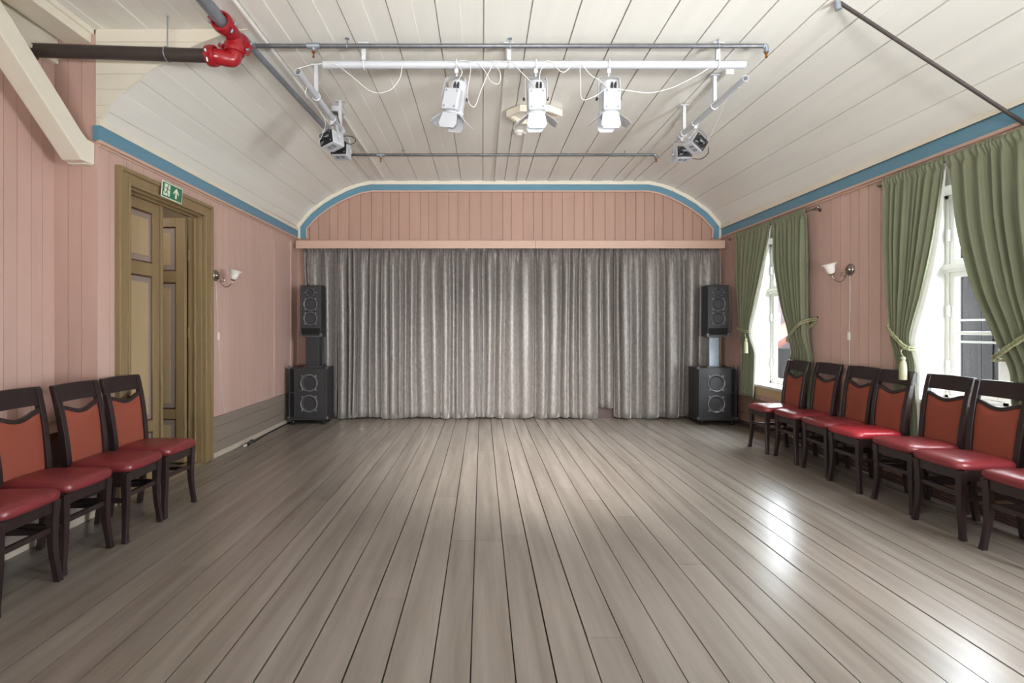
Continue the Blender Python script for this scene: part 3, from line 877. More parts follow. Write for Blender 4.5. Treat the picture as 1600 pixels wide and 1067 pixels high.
def cubic(keys, x):
    n = len(keys)
    if x <= keys[0][0]: return keys[0][1]
    if x >= keys[-1][0]: return keys[-1][1]
    sl = [(keys[i + 1][1] - keys[i][1]) / (keys[i + 1][0] - keys[i][0]) for i in range(n - 1)]
    m = [sl[0]] + [0 if sl[i - 1] * sl[i] <= 0 else 2 * sl[i - 1] * sl[i] / (sl[i - 1] + sl[i]) for i in range(1, n - 1)] + [sl[-1]]
    for i in range(n - 1):
        (a, va), (b, vb) = keys[i], keys[i + 1]
        if x <= b:
            h = b - a; t = (x - a) / h
            return va * (2 * t ** 3 - 3 * t * t + 1) + m[i] * h * (t ** 3 - 2 * t * t + t) + vb * (3 * t * t - 2 * t ** 3) + m[i + 1] * h * (t ** 3 - t * t)
# ------------------------------------------------------------------ green window curtains, rods, tiebacks
def curtain(label, keys, zb, seed, n=9, xc=3.665):
    """keys: (z, y_outer, y_inner) from bottom to top"""
    ko = [(k[0], k[1]) for k in keys]; ki = [(k[0], k[2]) for k in keys]
    interp = cubic
    rr = random.Random(seed); ph = [rr.uniform(0, 6.28) for _ in range(4)]
    ztop = 2.762
    def fn(u, v):
        z = lerp(zb, ztop, v)
        a, b = interp(ko, z), interp(ki, z)
        uu = u + .03 * math.sin(2 * PI * u * 2 + ph[0]) * (1 - u) * u * 4
        y = lerp(a, b, uu)
        wdt = abs(b - a)
        am = .030 if wdt > .3 else lerp(.014, .030, (wdt - .1) / .2 if wdt > .1 else 0)
        f = math.sin(2 * PI * n * u + ph[1] + .5 * math.sin(2 * PI * u * 3 + ph[2])) + .35 * math.sin(2 * PI * n * 2.3 * u + ph[3])
        if z > 2.66:
            k = min(1, (z - 2.66) / .04)
            ruf = .011 * math.sin(2 * PI * n * 2.6 * u + 3 * math.sin(9 * u + ph[0])) - (.012 if 2.70 < z < 2.735 else 0)
            x = xc + lerp(am * f * .6, ruf - .008, k)
            z += (.006 * math.sin(2 * PI * n * 2.6 * u) if z > 2.74 else 0)
        else:
            lo = max(0, min(1, (1.35 - z) / .3)); lo = lo * lo * (3 - 2 * lo)
            x = xc + .052 * lo + am * f * lerp(1, .6, max(0, (z - 2.2) / .46)) * lerp(1, .55, lo)
        return (x, y, z)
    w = MB().grid(fn, 140, 60)
    o = tag(w.build('window_curtain', 'green', None, smooth=True, solid=.004, sharp=180), label, 'curtain', 'green window curtains')
    sg = 1 if keys[-1][2] > keys[-1][1] else -1
    def ln(u, v):
        p = fn(1.0, v); z = lerp(zb, ztop - .06, v)
        k = math.sin(PI * v) * .8 + .2
        return (p[0] + .006 + .03 * u * k, p[1] + sg * (.003 + .026 * u * k), z)
    g = MB().grid(ln, 4, 40); g.build('lining', 'lining', o, smooth=True, solid=.002)['label'] = 'pale lining along the inner edge'
    return o
def rod(label, y0, y1):
    t = thing('curtain_rod', label, 'curtain rod', (3.665, y0, 2.718))
    w = MB(); w.tube([(0, 0, 0), (0, y1 - y0, 0)], .009, 12); w.build('pole', 'nickel', t, smooth=True)
    for y, s in ((0, -1), (y1 - y0, 1)):
        w = MB(); w.lathe([(.009, 0), (.014, .005), (.011, .012), (.022, .03), (.024, .042), (.017, .058), (.004, .066), (.0005, .067)], (0, y, 0), (0, s, 0), 16); w.build('finial', 'nickel', t, smooth=True)
    for y in (.07, y1 - y0 - .07):
        w = MB(); w.tube([(0, y, 0), (.105, y, 0)], .006, 8); w.lathe([(.0005, 0), (.02, 0), (.02, .006), (.0005, .008)], (.105, y, 0), (-1, 0, 0), 16)
        w.build('bracket', 'nickel', t, smooth=True)
    return t
def tieback(label, ya, za, yi, zi, tassel=None):
    """rope from a hook at (ya, za) on the wall, round the front to the inner edge (yi, zi) and back"""
    t = thing('curtain_tieback', label, 'tieback', (XR, ya, za))
    fr = [(-.008, 0, 0), (-.10, (yi - ya) * .04, (zi - za) * .04), (-.158, (yi - ya) * .22, (zi - za) * .2), (-.160, (yi - ya) * .6, (zi - za) * .58), (-.145, (yi - ya) * .96, (zi - za) * .95), (-.10, (yi - ya) * 1.08, (zi - za) * 1.02), (-.055, (yi - ya) * .9, (zi - za) * .95), (-.045, (yi - ya) * .4, (zi - za) * .5), (-.012, (yi - ya) * .02, -.012)]
    for dz in (0, .022):
        w = MB(); p = bez([(a, b, c - dz) for a, b, c in fr], 56); w.tube(p, [.010 + .0026 * math.sin(i * 2.1) for i in range(len(p))], 8); w.build('rope', 'rope', t, smooth=True)
    w = MB(); w.lathe([(.0005, 0), (.014, 0), (.014, .004), (.006, .006), (.006, .02), (.0005, .022)], (-.001, 0, .012), (-1, 0, 0), 12); w.build('hook', 'nickel', t, smooth=True)
    if tassel:
        ty, tz, ln = tassel
        w = MB(); w.tube(bez([(-.145, ty - ya, zi - za), (-.165, ty - ya + .015, zi - za - .04), (-.16, ty - ya, tz - za)], 12), .005, 6); w.build('tassel_cord', 'rope', t, smooth=True)
        w = MB(); n = 26; prof = [(.004, 0), (.017, -.006), (.02, -.02), (.012, -.035), (.02, -.045), (.026, -.08), (.03, -ln), (.001, -ln)]
        w.lathe(prof, (-.16, ty - ya, tz - za), (0, 0, 1), n); w.build('tassel', 'tassel', t, smooth=True)
    return t
rod('nickel curtain rod with ball ends over the far window, next to the pelmet', 5.42, 7.24)
rod('nickel curtain rod over the nearer window, running out of the photo', 2.66, 4.50)
zb = .45
curtain('green curtain tied back on the far side of the window next to the speakers', [(zb, 7.08, 6.74), (1.05, 7.02, 6.70), (1.36, 6.99, 6.72), (1.7, 7.03, 6.60), (2.2, 7.09, 6.40), (2.77, 7.12, 6.225)], zb, 1, 8)
curtain('green curtain tied back on the near side of the far window, beside the wall lamp', [(zb, 5.57, 6.02), (.9, 5.56, 5.97), (1.28, 5.56, 5.86), (1.7, 5.57, 6.02), (2.2, 5.57, 6.16), (2.77, 5.58, 6.215)], zb, 2, 8)
curtain('green curtain tied back on the far side of the nearer window, with tassel', [(zb, 4.44, 4.20), (.9, 4.43, 4.22), (1.25, 4.40, 4.225), (1.7, 4.43, 4.10), (2.2, 4.47, 3.98), (2.77, 4.49, 3.895)], zb, 3, 8)
curtain('green curtain on the near side of the nearer window, cut by the right photo edge', [(zb, 2.98, 3.44), (.9, 2.98, 3.46), (1.2, 2.98, 3.48), (1.7, 2.97, 3.68), (2.2, 2.97, 3.81), (2.77, 2.96, 3.885)], zb, 4, 9)
tieback('rope tieback with long tassel on the green curtain next to the speakers', 7.04, 1.42, 6.73, 1.36, (6.74, 1.26, .2))
tieback('diagonal rope tieback on the green curtain beside the wall lamp', 5.53, 1.51, 5.87, 1.27)
tieback('rope tieback with tassel on the green curtain behind the bright red seat', 4.43, 1.45, 4.215, 1.24, (4.225, 1.16, .2))
tieback('diagonal rope tieback on the green curtain at the right photo edge', 3.02, 1.53, 3.49, 1.20)

# ------------------------------------------------------------------ wall lamps
def wall_lamp(label, loc, s, cord):
    """s = +1: wall faces +x"""
    t = thing('wall_lamp', label, 'wall lamp', loc)
    w = MB(); ax = (s, 0, 0)
    w.lathe([(.062, 0), (.062, .006), (.05, .014), (.047, .02), (.03, .024), (.022, .034), (.0005, .038)], (0, 0, 0), ax, 24)
    w.build('back_plate', 'nickel', t, smooth=True)
    w = MB()
    w.tube(bez([(s * .03, 0, 0), (s * .05, 0, -.04), (s * .06, 0, -.085), (s * .11, 0, -.125), (s * .165, 0, -.10), (s * .19, 0, -.055)], 30), .0045, 8)
    w.tube(bez([(s * .052, 0, -.05), (s * .07, 0, -.068), (s * .095, 0, -.062), (s * .10, 0, -.038), (s * .08, 0, -.03), (s * .075, 0, -.045)], 24), .0035, 8)
    w.build('arm', 'nickel', t, smooth=True)
    w = MB(); c = (s * .19, 0, -.055); a = Vector((s * .28, .0, .96))
    w.lathe([(.0005, -.004), (.02, 0), (.023, .012), (.018, .022)], c, a, 16); w.build('lamp_holder', 'nickel', t, smooth=True)
    w = MB(); w.lathe([(.02, .014), (.034, .028), (.042, .06), (.050, .09), (.072, .118), (.069, .118), (.047, .09), (.039, .06), (.03, .03)], c, a, 28); w.build('lamp_shade', 'frost', t, smooth=True, sharp=70)
    if cord:
        w = MB(); w.tube([(s * .006, 0, -.055), *[(s * .006, p[0], p[1]) for p in cord]], .0032, 6); w.build('cord', 'cable_white', t, smooth=True)
        k = cord[1]
        w = MB(); w.box(min(0, s * .018), max(0, s * .018), k[0] - .014, k[0] + .014, k[1] - .04, k[1] + .04); w.build('switch', 'white', t, bevel=.004)
    return t
wall_lamp('nickel wall lamp with frosted glass shade beside the olive door', (XL, 5.36, 1.975), 1, [(.03, -.4), (.05, -.66), (.10, -1.05), (.16, -1.46), (.2, -1.54)])
wall_lamp('nickel wall lamp with frosted glass shade on the pink wall between the windows', (XR, 5.04, 2.0), -1, [(0, -.4), (.01, -.68), (.0, -1.1), (0, -1.56)])

# ------------------------------------------------------------------ exit sign
sg = thing('exit_sign', 'green and cream emergency exit sign with running figure and arrow over the olive door', 'sign', (XL + .05, 4.37, 2.575))
sg.rotation_euler = (0, math.radians(5), 0)
w = MB(); w.box(0, .004, 0, .30, 0, .143); w.build('backing', 'signwhite', sg)
w = MB(); w.box(.004, .0052, .009, .291, .009, .134); w.build('green_field', 'signgreen', sg)
w = MB(); w.box(-.022, 0, .12, .16, .02, .05); w.build('standoff', 'maroon', sg)
w = MB(); w.box(.0052, .0058, .035, .115, .022, .125); w.prism([(.0052, .022, .05), (.0052, .05, .05), (.0052, .05, .022), (.0052, .028, .022)], (.0006, 0, 0)); w.build('doorway_symbol', 'signwhite', sg)
def poly(mb, pts, x0, x1): mb.prism([(x0, a, b) for a, b in pts], (x1 - x0, 0, 0))
w = MB(); x0, x1 = .0058, .0064
cxp = [(.087 + .0085 * math.cos(2 * PI * i / 14), .110 + .0085 * math.sin(2 * PI * i / 14)) for i in range(14)]
poly(w, cxp, x0, x1)
poly(w, [(.062, .1), (.082, .098), (.085, .088), (.075, .06), (.062, .058), (.069, .085)], x0, x1)     # trunk
poly(w, [(.062, .1), (.069, .097), (.058, .09), (.05, .082), (.045, .086), (.054, .096)], x0, x1)      # rear arm
poly(w, [(.08, .096), (.095, .082), (.11, .082), (.11, .076), (.092, .075), (.078, .088)], x0, x1)     # front arm
poly(w, [(.062, .06), (.072, .06), (.066, .045), (.04, .042), (.034, .05), (.056, .053)], x0, x1)      # rear leg
poly(w, [(.066, .062), (.077, .062), (.09, .045), (.094, .022), (.084, .022), (.08, .042)], x0, x1)    # front leg
w.build('running_figure', 'signgreen', sg)
w = MB(); poly(w, [(.205, .122), (.245, .078), (.245, .058), (.216, .086), (.216, .026), (.194, .026), (.194, .086), (.165, .058), (.165, .078)], .0052, .0058); w.build('arrow', 'signwhite', sg)

# ------------------------------------------------------------------ pipes under the ceiling
def at_px(px, py, Y): return ((px - 753) * Y / 770.0, Y, 1.4 + (513 - py) * Y / 770.0)
def hanger(parent, x, y, z, r, m='galv'):
    w = MB(); top = zc(y) - z - .002
    w.tube([(x, 0, r), (x, 0, top - .006)], .0045, 6); w.lathe([(.0005, 0), (.016, 0), (.016, .005)], (x, 0, top), (0, 0, -1), 10)
    ring = [(x, (r + .003) * math.cos(a), (r + .003) * math.sin(a)) for a in [2 * PI * i / 20 for i in range(21)]]
    w.tube(ring, .0035, 6)
    return w.build('hanger', m, parent, smooth=True)
def sprinkler_pipe(label, x0, x1, y, z, head_x):
    t = thing('sprinkler_pipe', label, 'pipe', (0, y, z))
    w = MB(); w.tube([(x0, 0, 0), (x1, 0, 0)], .0165, 12); w.build('pipe', 'greypipe', t, smooth=True)
    for hx in head_x:
        w = MB(); w.tube([(hx - .05, 0, 0), (hx + .05, 0, 0)], .022, 12); w.tube([(hx, 0, 0), (hx, 0, -.04)], .016, 10); w.build('tee_fitting', 'galv', t, smooth=True)
        w = MB(); w.lathe([(.0005, -.04), (.012, -.04), (.012, -.055), (.006, -.06), (.005, -.075), (.011, -.085), (.006, -.092), (.0005, -.093)], (hx, 0, 0), (0, 0, 1), 12); w.build('sprinkler_head', 'brass', t, smooth=True)
    w = MB(); w.tube(bez([(x1, 0, 0), (x1 + .022, 0, -.004), (x1 + .026, 0, -.03), (x1 + .026, 0, -.05)], 9), .019, 10); w.build('elbow', 'galv', t, smooth=True)
    w = MB(); w.lathe([(.0005, -.05), (.012, -.05), (.012, -.062), (.006, -.068), (.011, -.09), (.0005, -.095)], (x1 + .026, 0, 0), (0, 0, 1), 12); w.build('sprinkler_head', 'brass', t, smooth=True)
    return t
p1 = sprinkler_pipe('grey sprinkler pipe crossing the ceiling just in front of the white spotlight bar', -1.80, 2.19, 3.84, 3.60, [-1.312])
for hx in (-1.05, .22, 1.84): hanger(p1, hx, 3.84, 3.60, .0165)
p2 = sprinkler_pipe('thin grey sprinkler pipe crossing the ceiling nearest the stage curtains', -1.70, 2.215, 6.336, 3.63, [-1.3])
for hx in (-1.02, 1.84): hanger(p2, hx, 6.336, 3.63, .0165)
t = thing('branch_pipe', 'thin grey water pipe running along the ceiling from the red fitting towards the stage', 'pipe', (-1.81, 3.74, 3.60))
w = MB(); w.tube([(0, .02, 0), (.11, 2.58, .03)], .024, 14); w.build('pipe', 'galv', t, smooth=True)
w = MB(); w.tube([(0, .0, 0), (0, .14, 0)], .031, 14); w.tube([(0, .1, 0), (.05, .1, 0)], .022, 12); w.build('tee_fitting', 'galv', t, smooth=True)
w = MB(); w.lathe([(.0005, 0), (.03, 0), (.03, .05), (.0005, .05)], (.11, 2.55, .03), (0, 1, 0), 14); w.build('end_fitting', 'galv', t, smooth=True)
# big grey main and red coupling tree
RX, RY = -1.83, 3.60
t = thing('main_pipe', 'thick grey water pipe coming over the camera into the red fitting', 'pipe', (RX, 0, 3.555))
w = MB(); w.tube([(.03, 1.2, 0), (0, 3.47, 0)], .042, 18); w.build('pipe', 'galv', t, smooth=True)
w = MB(); w.tube([(.008, 2.86, 0), (.004, 3.15, 0)], .047, 18); w.build('sleeve', 'galv', t, smooth=True)
fit = thing('red_pipe_fitting', 'red enamelled pipe tee and elbow joining the black and grey pipes', 'pipe fitting', (RX, 3.56, 3.555))
w = MB(); w.tube([(0, -.09, 0), (0, .17, 0)], .058, 20); w.tube([(0, .08, 0), (0, .08, -.1)], .056, 18); w.build('tee', 'red', fit, smooth=True)
w = MB(); zb_ = -.185
w.tube(bez([(0, .08, -.09), (0, .08, -.13), (-.012, .072, -.17), (-.045, .045, zb_ + .004), (-.085, .012, zb_ - .001), (-.125, -.0, zb_ - .003)], 40), .055, 18); w.build('elbow', 'red', fit, smooth=True)
def coupling(c, ax, r):
    w = MB(); ax = Vector(ax).normalized()
    w.lathe([(r, -.032), (r + .014, -.03), (r + .018, -.012), (r + .018, .012), (r + .014, .03), (r, .032)], c, ax, 22)
    side = ax.cross(Vector((0, 0, 1))) if abs(ax.z) < .9 else Vector((1, 0, 0)); side.normalize()
    side = (side + ax.cross(side) * .45).normalized()
    for s in (-1, 1):
        p = Vector(c) + side * s * (r + .026)
        w.obox(p, .03, .044, .03, Matrix.Rotation(.4, 3, 'Y')); 
    o = w.build('coupling', 'red', fit, smooth=True)
    q = ax.cross(side)
    for s in (-1, 1):
        b = MB(); p = Vector(c) + side * s * (r + .03); b.tube([p - q * .04, p + q * .04], .008, 8)
        b.build('bolt', 'galv', o, smooth=True)
coupling((0, -.085, 0), (0, 1, 0), .056); coupling((0, .16, 0), (0, 1, 0), .052); coupling((0, .08, -.095), (0, .05, 1), .056); coupling((-.118, -.0, zb_ - .003), (1, 0, 0), .055)
w = MB(); w.tube([(0, .18, 0), (.015, .2, .02)], .02, 10); w.build('nipple', 'galv', fit, smooth=True)
t = thing('black_pipe', 'black iron pipe running sideways from the red fitting into the pink alcove wall', 'pipe', (XA, 3.515, 3.385))
w = MB(); w.tube([(-.015, 0, 0), (-XA - 1.93, .045, -.018)], .0465, 18); w.build('pipe', 'darkpipe', t, smooth=True)
o = hanger(t, -2.265 - XA, 3.515, 3.385 - .012, .047); o.location = (0, .034, -.012)
w = MB(); w.lathe([(.048, 0), (.07, 0), (.07, .01), (.048, .014)], (0, 0, 0), (1, 0, 0), 20); w.build('wall_collar', 'darkpipe', t, smooth=True)
# tie rod on the right
t = thing('tie_rod', 'dark iron rod slanting from the ceiling down to the right wall frieze', 'rod', (XR, 3.38, 2.785))
w = MB(); w.tube([(-.02, 0, .0), (-1.315, 0, .848)], .0125, 10); w.build('rod', 'darkpipe', t, smooth=True)
w = MB(); w.tube([(-1.335, 0, .858), (-1.325, 0, .80)], .02, 12); w.build('anchor', 'galv', t, smooth=True)
w = MB(); w.lathe([(.013, .0), (.035, .0), (.035, .012), (.013, .016)], (-.022, 0, 0), (-1, 0, 0), 14); w.build('wall_plate', 'darkpipe', t, smooth=True)
# cable conduits and bits on the ceiling
def conduit(name, label, x0, y0, x1, y1, wd=.02, h=.018, m='white', cat='conduit'):
    w = MB(); z0, z1 = zc(y0) - .0165, zc(y1) - .0165
    w.loft([[(x - wd / 2, y, z - h), (x + wd / 2, y, z - h), (x + wd / 2, y, z + .014), (x - wd / 2, y, z + .014)] for x, y, z in ((x0, y0, z0), (x1, y1, z1))])
    return tag(w.build(name, m, None, bevel=.003), label, cat)
conduit('cable_conduit', 'long white cable conduit on the ceiling beside the grey branch pipe', -1.69, 2.6, -1.69, 7.6)
conduit('cable_conduit', 'white cable conduit running from the ceiling junction box to the stage', -1.47, 5.13, -1.50, 7.55)
conduit('cable_conduit', 'white cable conduit on the ceiling starting at the middle of the spotlight bar', .20, 3.95, .20, 7.65)
conduit('cable_conduit', 'short cream cable conduit on the ceiling leading from the smoke detector to the stage', .50, 5.72, .54, 7.65, .014, .012)
conduit('cable_trunking', 'wide cream cable trunking on the ceiling next to the right lighting bar', 2.165, 4.3, 2.16, 5.45, .07, .03, 'cream', 'trunking')
conduit('cable_conduit', 'white cable conduit on the ceiling past the right-hand stage lights', 2.16, 5.47, 2.20, 7.6, .02, .014)
t = thing('junction_box', 'small grey junction box on the ceiling above the left stage lights', 'junction box', (-1.475, 5.06, zc(5.06) - .015))
w = MB(); w.box(-.055, .055, -.06, .06, -.055, 0); w.build('box', 'grey_white', t, bevel=.004)
w = MB(); w.box(-.05, .0, -.055, .03, -.058, -.054); w.build('cover', 'greypipe', t)
t = thing('smoke_detector', 'round white smoke detector on the ceiling behind the middle spotlight', 'smoke detector', (.425, 5.68, zc(5.68) - .0145))
w = MB(); w.lathe([(.06, 0), (.06, -.018), (.052, -.03)], (0, 0, 0), (0, 0, 1), 28, caps=True); w.build('housing', 'white', t, smooth=True)
w = MB(); w.lathe([(.036, -.03), (.034, -.046), (.02, -.052), (.0005, -.053)], (0, 0, 0), (0, 0, 1), 24); w.build('sensor_dome', 'white', t, smooth=True)
# six-sided ceiling rose
t = thing('ceiling_rose', 'six-sided cream wooden ceiling rose behind the middle spotlight', 'ceiling rose', (.545, 5.15, zc(5.15) - .014))
hexp = [(-.29, -.03), (-.16, -.16), (.14, -.16), (.29, -.04), (.15, .17), (-.15, .17)]
w = MB(); w.prism([(x, y, 0) for x, y in hexp], (0, 0, -.02)); w.build('base', 'cream_trim', t)
w = MB()
n = 6
rings = []
for i in range(7):
    x, y = hexp[i % 6]
    rings.append([(x, y, -.02), (x * 1.0, y * 1.0, -.065), (x * .86, y * .86, -.065), (x * .86, y * .86, -.02)])
for a, b in zip(rings, rings[1:]): w.loft([a, b])
w.build('rim', 'cream_trim', t)

# ------------------------------------------------------------------ lighting bars and stage lights
def light_bar(label, p0, p1, r, clamps):
    t = thing('lighting_bar', label, 'lighting bar', p0)
    d = Vector(p1) - Vector(p0); m = MB()
    ax = d.normalized(); up = Vector((0, 0, 1)); sd = ax.cross(up)
    n = 18
    rings = []
    for (k, rr) in ((0, r), (0, r * .82), (1, r * .82), (1, r)):
        rings.append([d * k + (sd * math.cos(2 * PI * i / n) + up * math.sin(2 * PI * i / n)) * rr for i in range(n)])
    m.loft([rings[1], rings[0], rings[3], rings[2]], True, False)
    q = MB(); m.loft([rings[1], rings[2]], True, False)
    m.build('bar', 'white_metal', t, smooth=True, sharp=50)
    for k in clamps:
        c = d * k; y = p0[1] + c.y; top = zc(y) - .0155 - p0[2]
        w = MB(); w.obox(c + up * ((top + r) / 2), .03, .03, top - r); w.obox(c + up * (top - .004), .09, .05, .008)
        ring = [c + (sd * 0 + (ax.cross(sd)) * 0) + (sd * math.cos(a) + up * math.sin(a)) * (r + .005) for a in [2 * PI * i / 18 for i in range(19)]]
        w.tube(ring, .006, 6); w.build('ceiling_bracket', 'grey_white', t, smooth=True)
    return t
light_bar('white spotlight bar hung across the ceiling carrying three white spotlights', (-1.25, 3.89, 3.48), (2.075, 3.89, 3.48), .03, (.096, .44, .935))
light_bar('short white lighting bar at the left with its open end near the camera', (-1.42, 3.80, 3.38), (-1.405, 4.98, 3.38), .027, (.35, .93))
light_bar('short white lighting bar at the right, two stage lights at its far end', (2.087, 3.90, 3.38), (2.045, 5.12, 3.38), .025, (.4, .9))

def par_light(label, loc, rot, tilt=.0, roll=0):
    t = thing('spotlight', label, 'stage light', loc)   # origin: centre of the bar above
    ry = Matrix.Rotation(roll, 4, 'Y') @ Matrix.Rotation(rot, 4, 'Z') @ Matrix.Rotation(tilt, 4, 'X')
    piv = Matrix.Translation((0, 0, -.27))
    T = piv @ ry
    def bake(mb): 
        mb.v = [tuple(T @ Vector(p)) for p in mb.v]; return mb
    # clamp + yoke (the yoke turns with the head about z only)
    w = MB(); ring = [(0, .037 * math.cos(a), .037 * math.sin(a)) for a in [2 * PI * i / 16 for i in range(17)]]
    w.tube(ring, .007, 6); w.box(-.014, .014, -.014, .014, -.07, -.034); w.build('clamp', 'grey_white', t, smooth=True)
    w = MB(); w.tube([(0, 0, -.07), (0, 0, -.10)], .007, 8)
    K = Matrix.Rotation(roll * .8, 4, 'Y') @ Matrix.Rotation(rot, 4, 'Z')
    yk = bez([(-.086, 0, -.185), (-.086, 0, -.06), (-.074, 0, -.02), (0, 0, -.012), (.074, 0, -.02), (.086, 0, -.06), (.086, 0, -.185)], 36)
    rings = [[K @ Vector((p.x + dx, dy, p.z)) + Vector((0, 0, -.088)) for dx, dy in ((-.0025, -.014), (.0025, -.014), (.0025, .014), (-.0025, .014))] for p in yk]
    w.loft(rings); w.build('yoke', 'white_metal', t)
    w = MB(); w.lathe([(.0005, .135), (.035, .135), (.058, .125), (.07, .105), (.072, .02), (.072, -.09), (.078, -.10), (.078, -.125), (.068, -.128), (.06, -.09)], (0, 0, 0), (0, 0, 1), 28)
    body = bake(w).build('body', 'white_metal', t, smooth=True)
    w = MB()
    for i in range(9):
        a = math.radians(200 + i * 17.5); w.obox((.05 * math.cos(a), .05 * math.sin(a), .1185), .03, .005, .008, Matrix.Rotation(a, 3, 'Z') @ Matrix.Rotation(.55, 3, 'Y'))
    bake(w).build('vent', 'greypipe', body)
    w = MB(); w.box(-.068, .068, -.104, -.03, -.112, .048); bake(w).build('driver_box', 'white_metal', t, bevel=.012)
    w = MB()
    for x in (-.045, .045):
        for z in (-.09, .026): w.lathe([(.0005, .004), (.008, .004), (.009, 0)], (x, -.104, z), (0, -1, 0), 10)
    bake(w).build('screw', 'galv', t, smooth=True)
    for x in (.002, .03):
        w = MB(); w.tube([(x, -.07, .045), (x, -.075, .075), (x + .002, -.078, .10)], [.010, .011, .006], 10); bake(w).build('plug', 'black', t, smooth=True)
    w = MB(); w.tube([(-.026, -.07, .044), (-.026, -.07, .053)], .006, 8); bake(w).build('socket', 'black', t, smooth=True)
    for x in (-1, 1):
        w = MB(); w.lathe([(.012, 0), (.014, .012), (.0005, .016)], (x * .088, 0, .0), (x, 0, 0), 10); bake(w).build('knob', 'black', t, smooth=True)
    # barn doors
    for k, (sp, w0, w1, ln) in enumerate(((.12, .062, .078, .12), (.9, .058, .078, .125), (.02, .062, .07, .11), (.9, .058, .078, .125))):
        Q = Matrix.Rotation(k * PI / 2, 4, 'Z') @ Matrix.Translation((0, -.066, -.125)) @ Matrix.Rotation(-sp, 4, 'X')
        w = MB(); w.prism([(-w0, 0, 0), (w0, 0, 0), (w1, 0, -ln * .75), (w1 * .75, 0, -ln), (-w1 * .75, 0, -ln), (-w1, 0, -ln * .75)], (0, .002, 0))
        w.v = [tuple(Q @ Vector(p)) for p in w.v]; bake(w).build('barn_door', 'white_metal', t)
    w = MB(); w.lathe([(.07, -.122), (.074, -.126), (.07, -.132), (.058, -.132)], (0, 0, 0), (0, 0, 1), 24); bake(w).build('gel_frame', 'white_metal', t, smooth=True)
    return t
GS = 'white spotlights on the front bar'
for o in (par_light('white spotlight leaning to the left, leftmost of the three on the front bar', (-.20, 3.89, 3.48), -.35, .12, .24),
          par_light('white spotlight in the middle of the front bar, in front of the ceiling rose', (.425, 3.89, 3.48), 0, .10, -.02),
          par_light('white spotlight hanging straight, rightmost of the three on the front bar', (1.0, 3.89, 3.48), .04, .10, -.02)): o['group'] = GS

def wash_light(label, loc, rot, tilt, roll):
    t = thing('wash_light', label, 'stage light', loc)  # origin: bar centre
    T = Matrix.Translation((0, 0, -.235)) @ Matrix.Rotation(roll, 4, 'Y') @ Matrix.Rotation(rot, 4, 'Z') @ Matrix.Rotation(tilt, 4, 'X')
    def bake(mb): mb.v = [tuple(T @ Vector(p)) for p in mb.v]; return mb
    w = MB(); ring = [(.034 * math.cos(a), 0, .034 * math.sin(a)) for a in [2 * PI * i / 16 for i in range(17)]]
    w.tube(ring, .007, 6); w.box(-.016, .016, -.016, .016, -.075, -.03); w.build('clamp', 'grey_white', t, smooth=True)
    w = MB(); K = Matrix.Translation((0, 0, -.235)) @ Matrix.Rotation(roll, 4, 'Y') @ Matrix.Rotation(rot, 4, 'Z')
    yk = bez([(-.1, 0, 0), (-.1, 0, .10), (-.085, 0, .145), (0, 0, .155), (.085, 0, .145), (.1, 0, .10), (.1, 0, 0)], 36)
    w.loft([[K @ Vector((p.x + dx, dy, p.z)) for dx, dy in ((-.003, -.016), (.003, -.016), (.003, .016), (-.003, .016))] for p in yk]); w.build('yoke', 'white_metal', t)
    w = MB(); w.box(-.092, .092, -.085, .085, -.072, .072); bake(w).build('housing', 'white_metal', t, bevel=.016)
    w = MB(); w.box(-.086, .086, -.093, -.07, -.066, .066); bp_ = bake(w).build('back_panel', 'black', t, bevel=.006)
    w = MB()
    for x in (-.065, .065):
        for z in (-.045, .045): w.lathe([(.0005, .004), (.006, .004), (.007, 0)], (x, -.093, z), (0, -1, 0), 8)
    w.box(-.03, .045, -.0945, -.093, .0, .022); w.box(-.06, -.03, -.0945, -.093, -.04, -.025)
    bake(w).build('panel_label', 'galv', bp_, smooth=False)
    w = MB()
    for x in (-.028, .028):
        for i in range(4): w.box(x - .02, x + .02, -.045 + i * .016, -.037 + i * .016, -.0735, -.0715)
    bake(w).build('vent', 'greypipe', t)
    for x in (-.045, .012):
        w = MB(); w.tube([(x, -.093, -.012), (x, -.13, -.02)], .01, 8); bake(w).build('plug', 'black', t, smooth=True)
    for x in (-1, 1):
        w = MB(); w.lathe([(.013, 0), (.015, .014), (.0005, .018)], (x * .1, 0, 0), (x, 0, 0), 10); bake(w).build('knob', 'grey_white', t, smooth=True)
    return t
GW = 'box-shaped stage lights on the side bars'
for o in (wash_light('tilted white box light with black back, upper one on the left bar', (-1.412, 4.65, 3.38), -.5, -.12, -.2),
          wash_light('level white box light with black back, lower one on the left bar', (-1.408, 4.93, 3.38), -.05, -.08, 0),
          wash_light('level white box light with black back, lower one on the right bar', (2.05, 5.06, 3.38), .04, -.08, 0),
          wash_light('steeply tilted white box light, upper one on the right bar', (2.06, 4.76, 3.38), .3, -.1, .6)):
    o['group'] = GW; o.scale = (.9,) * 3 if o.location.x < 0 else (.84,) * 3

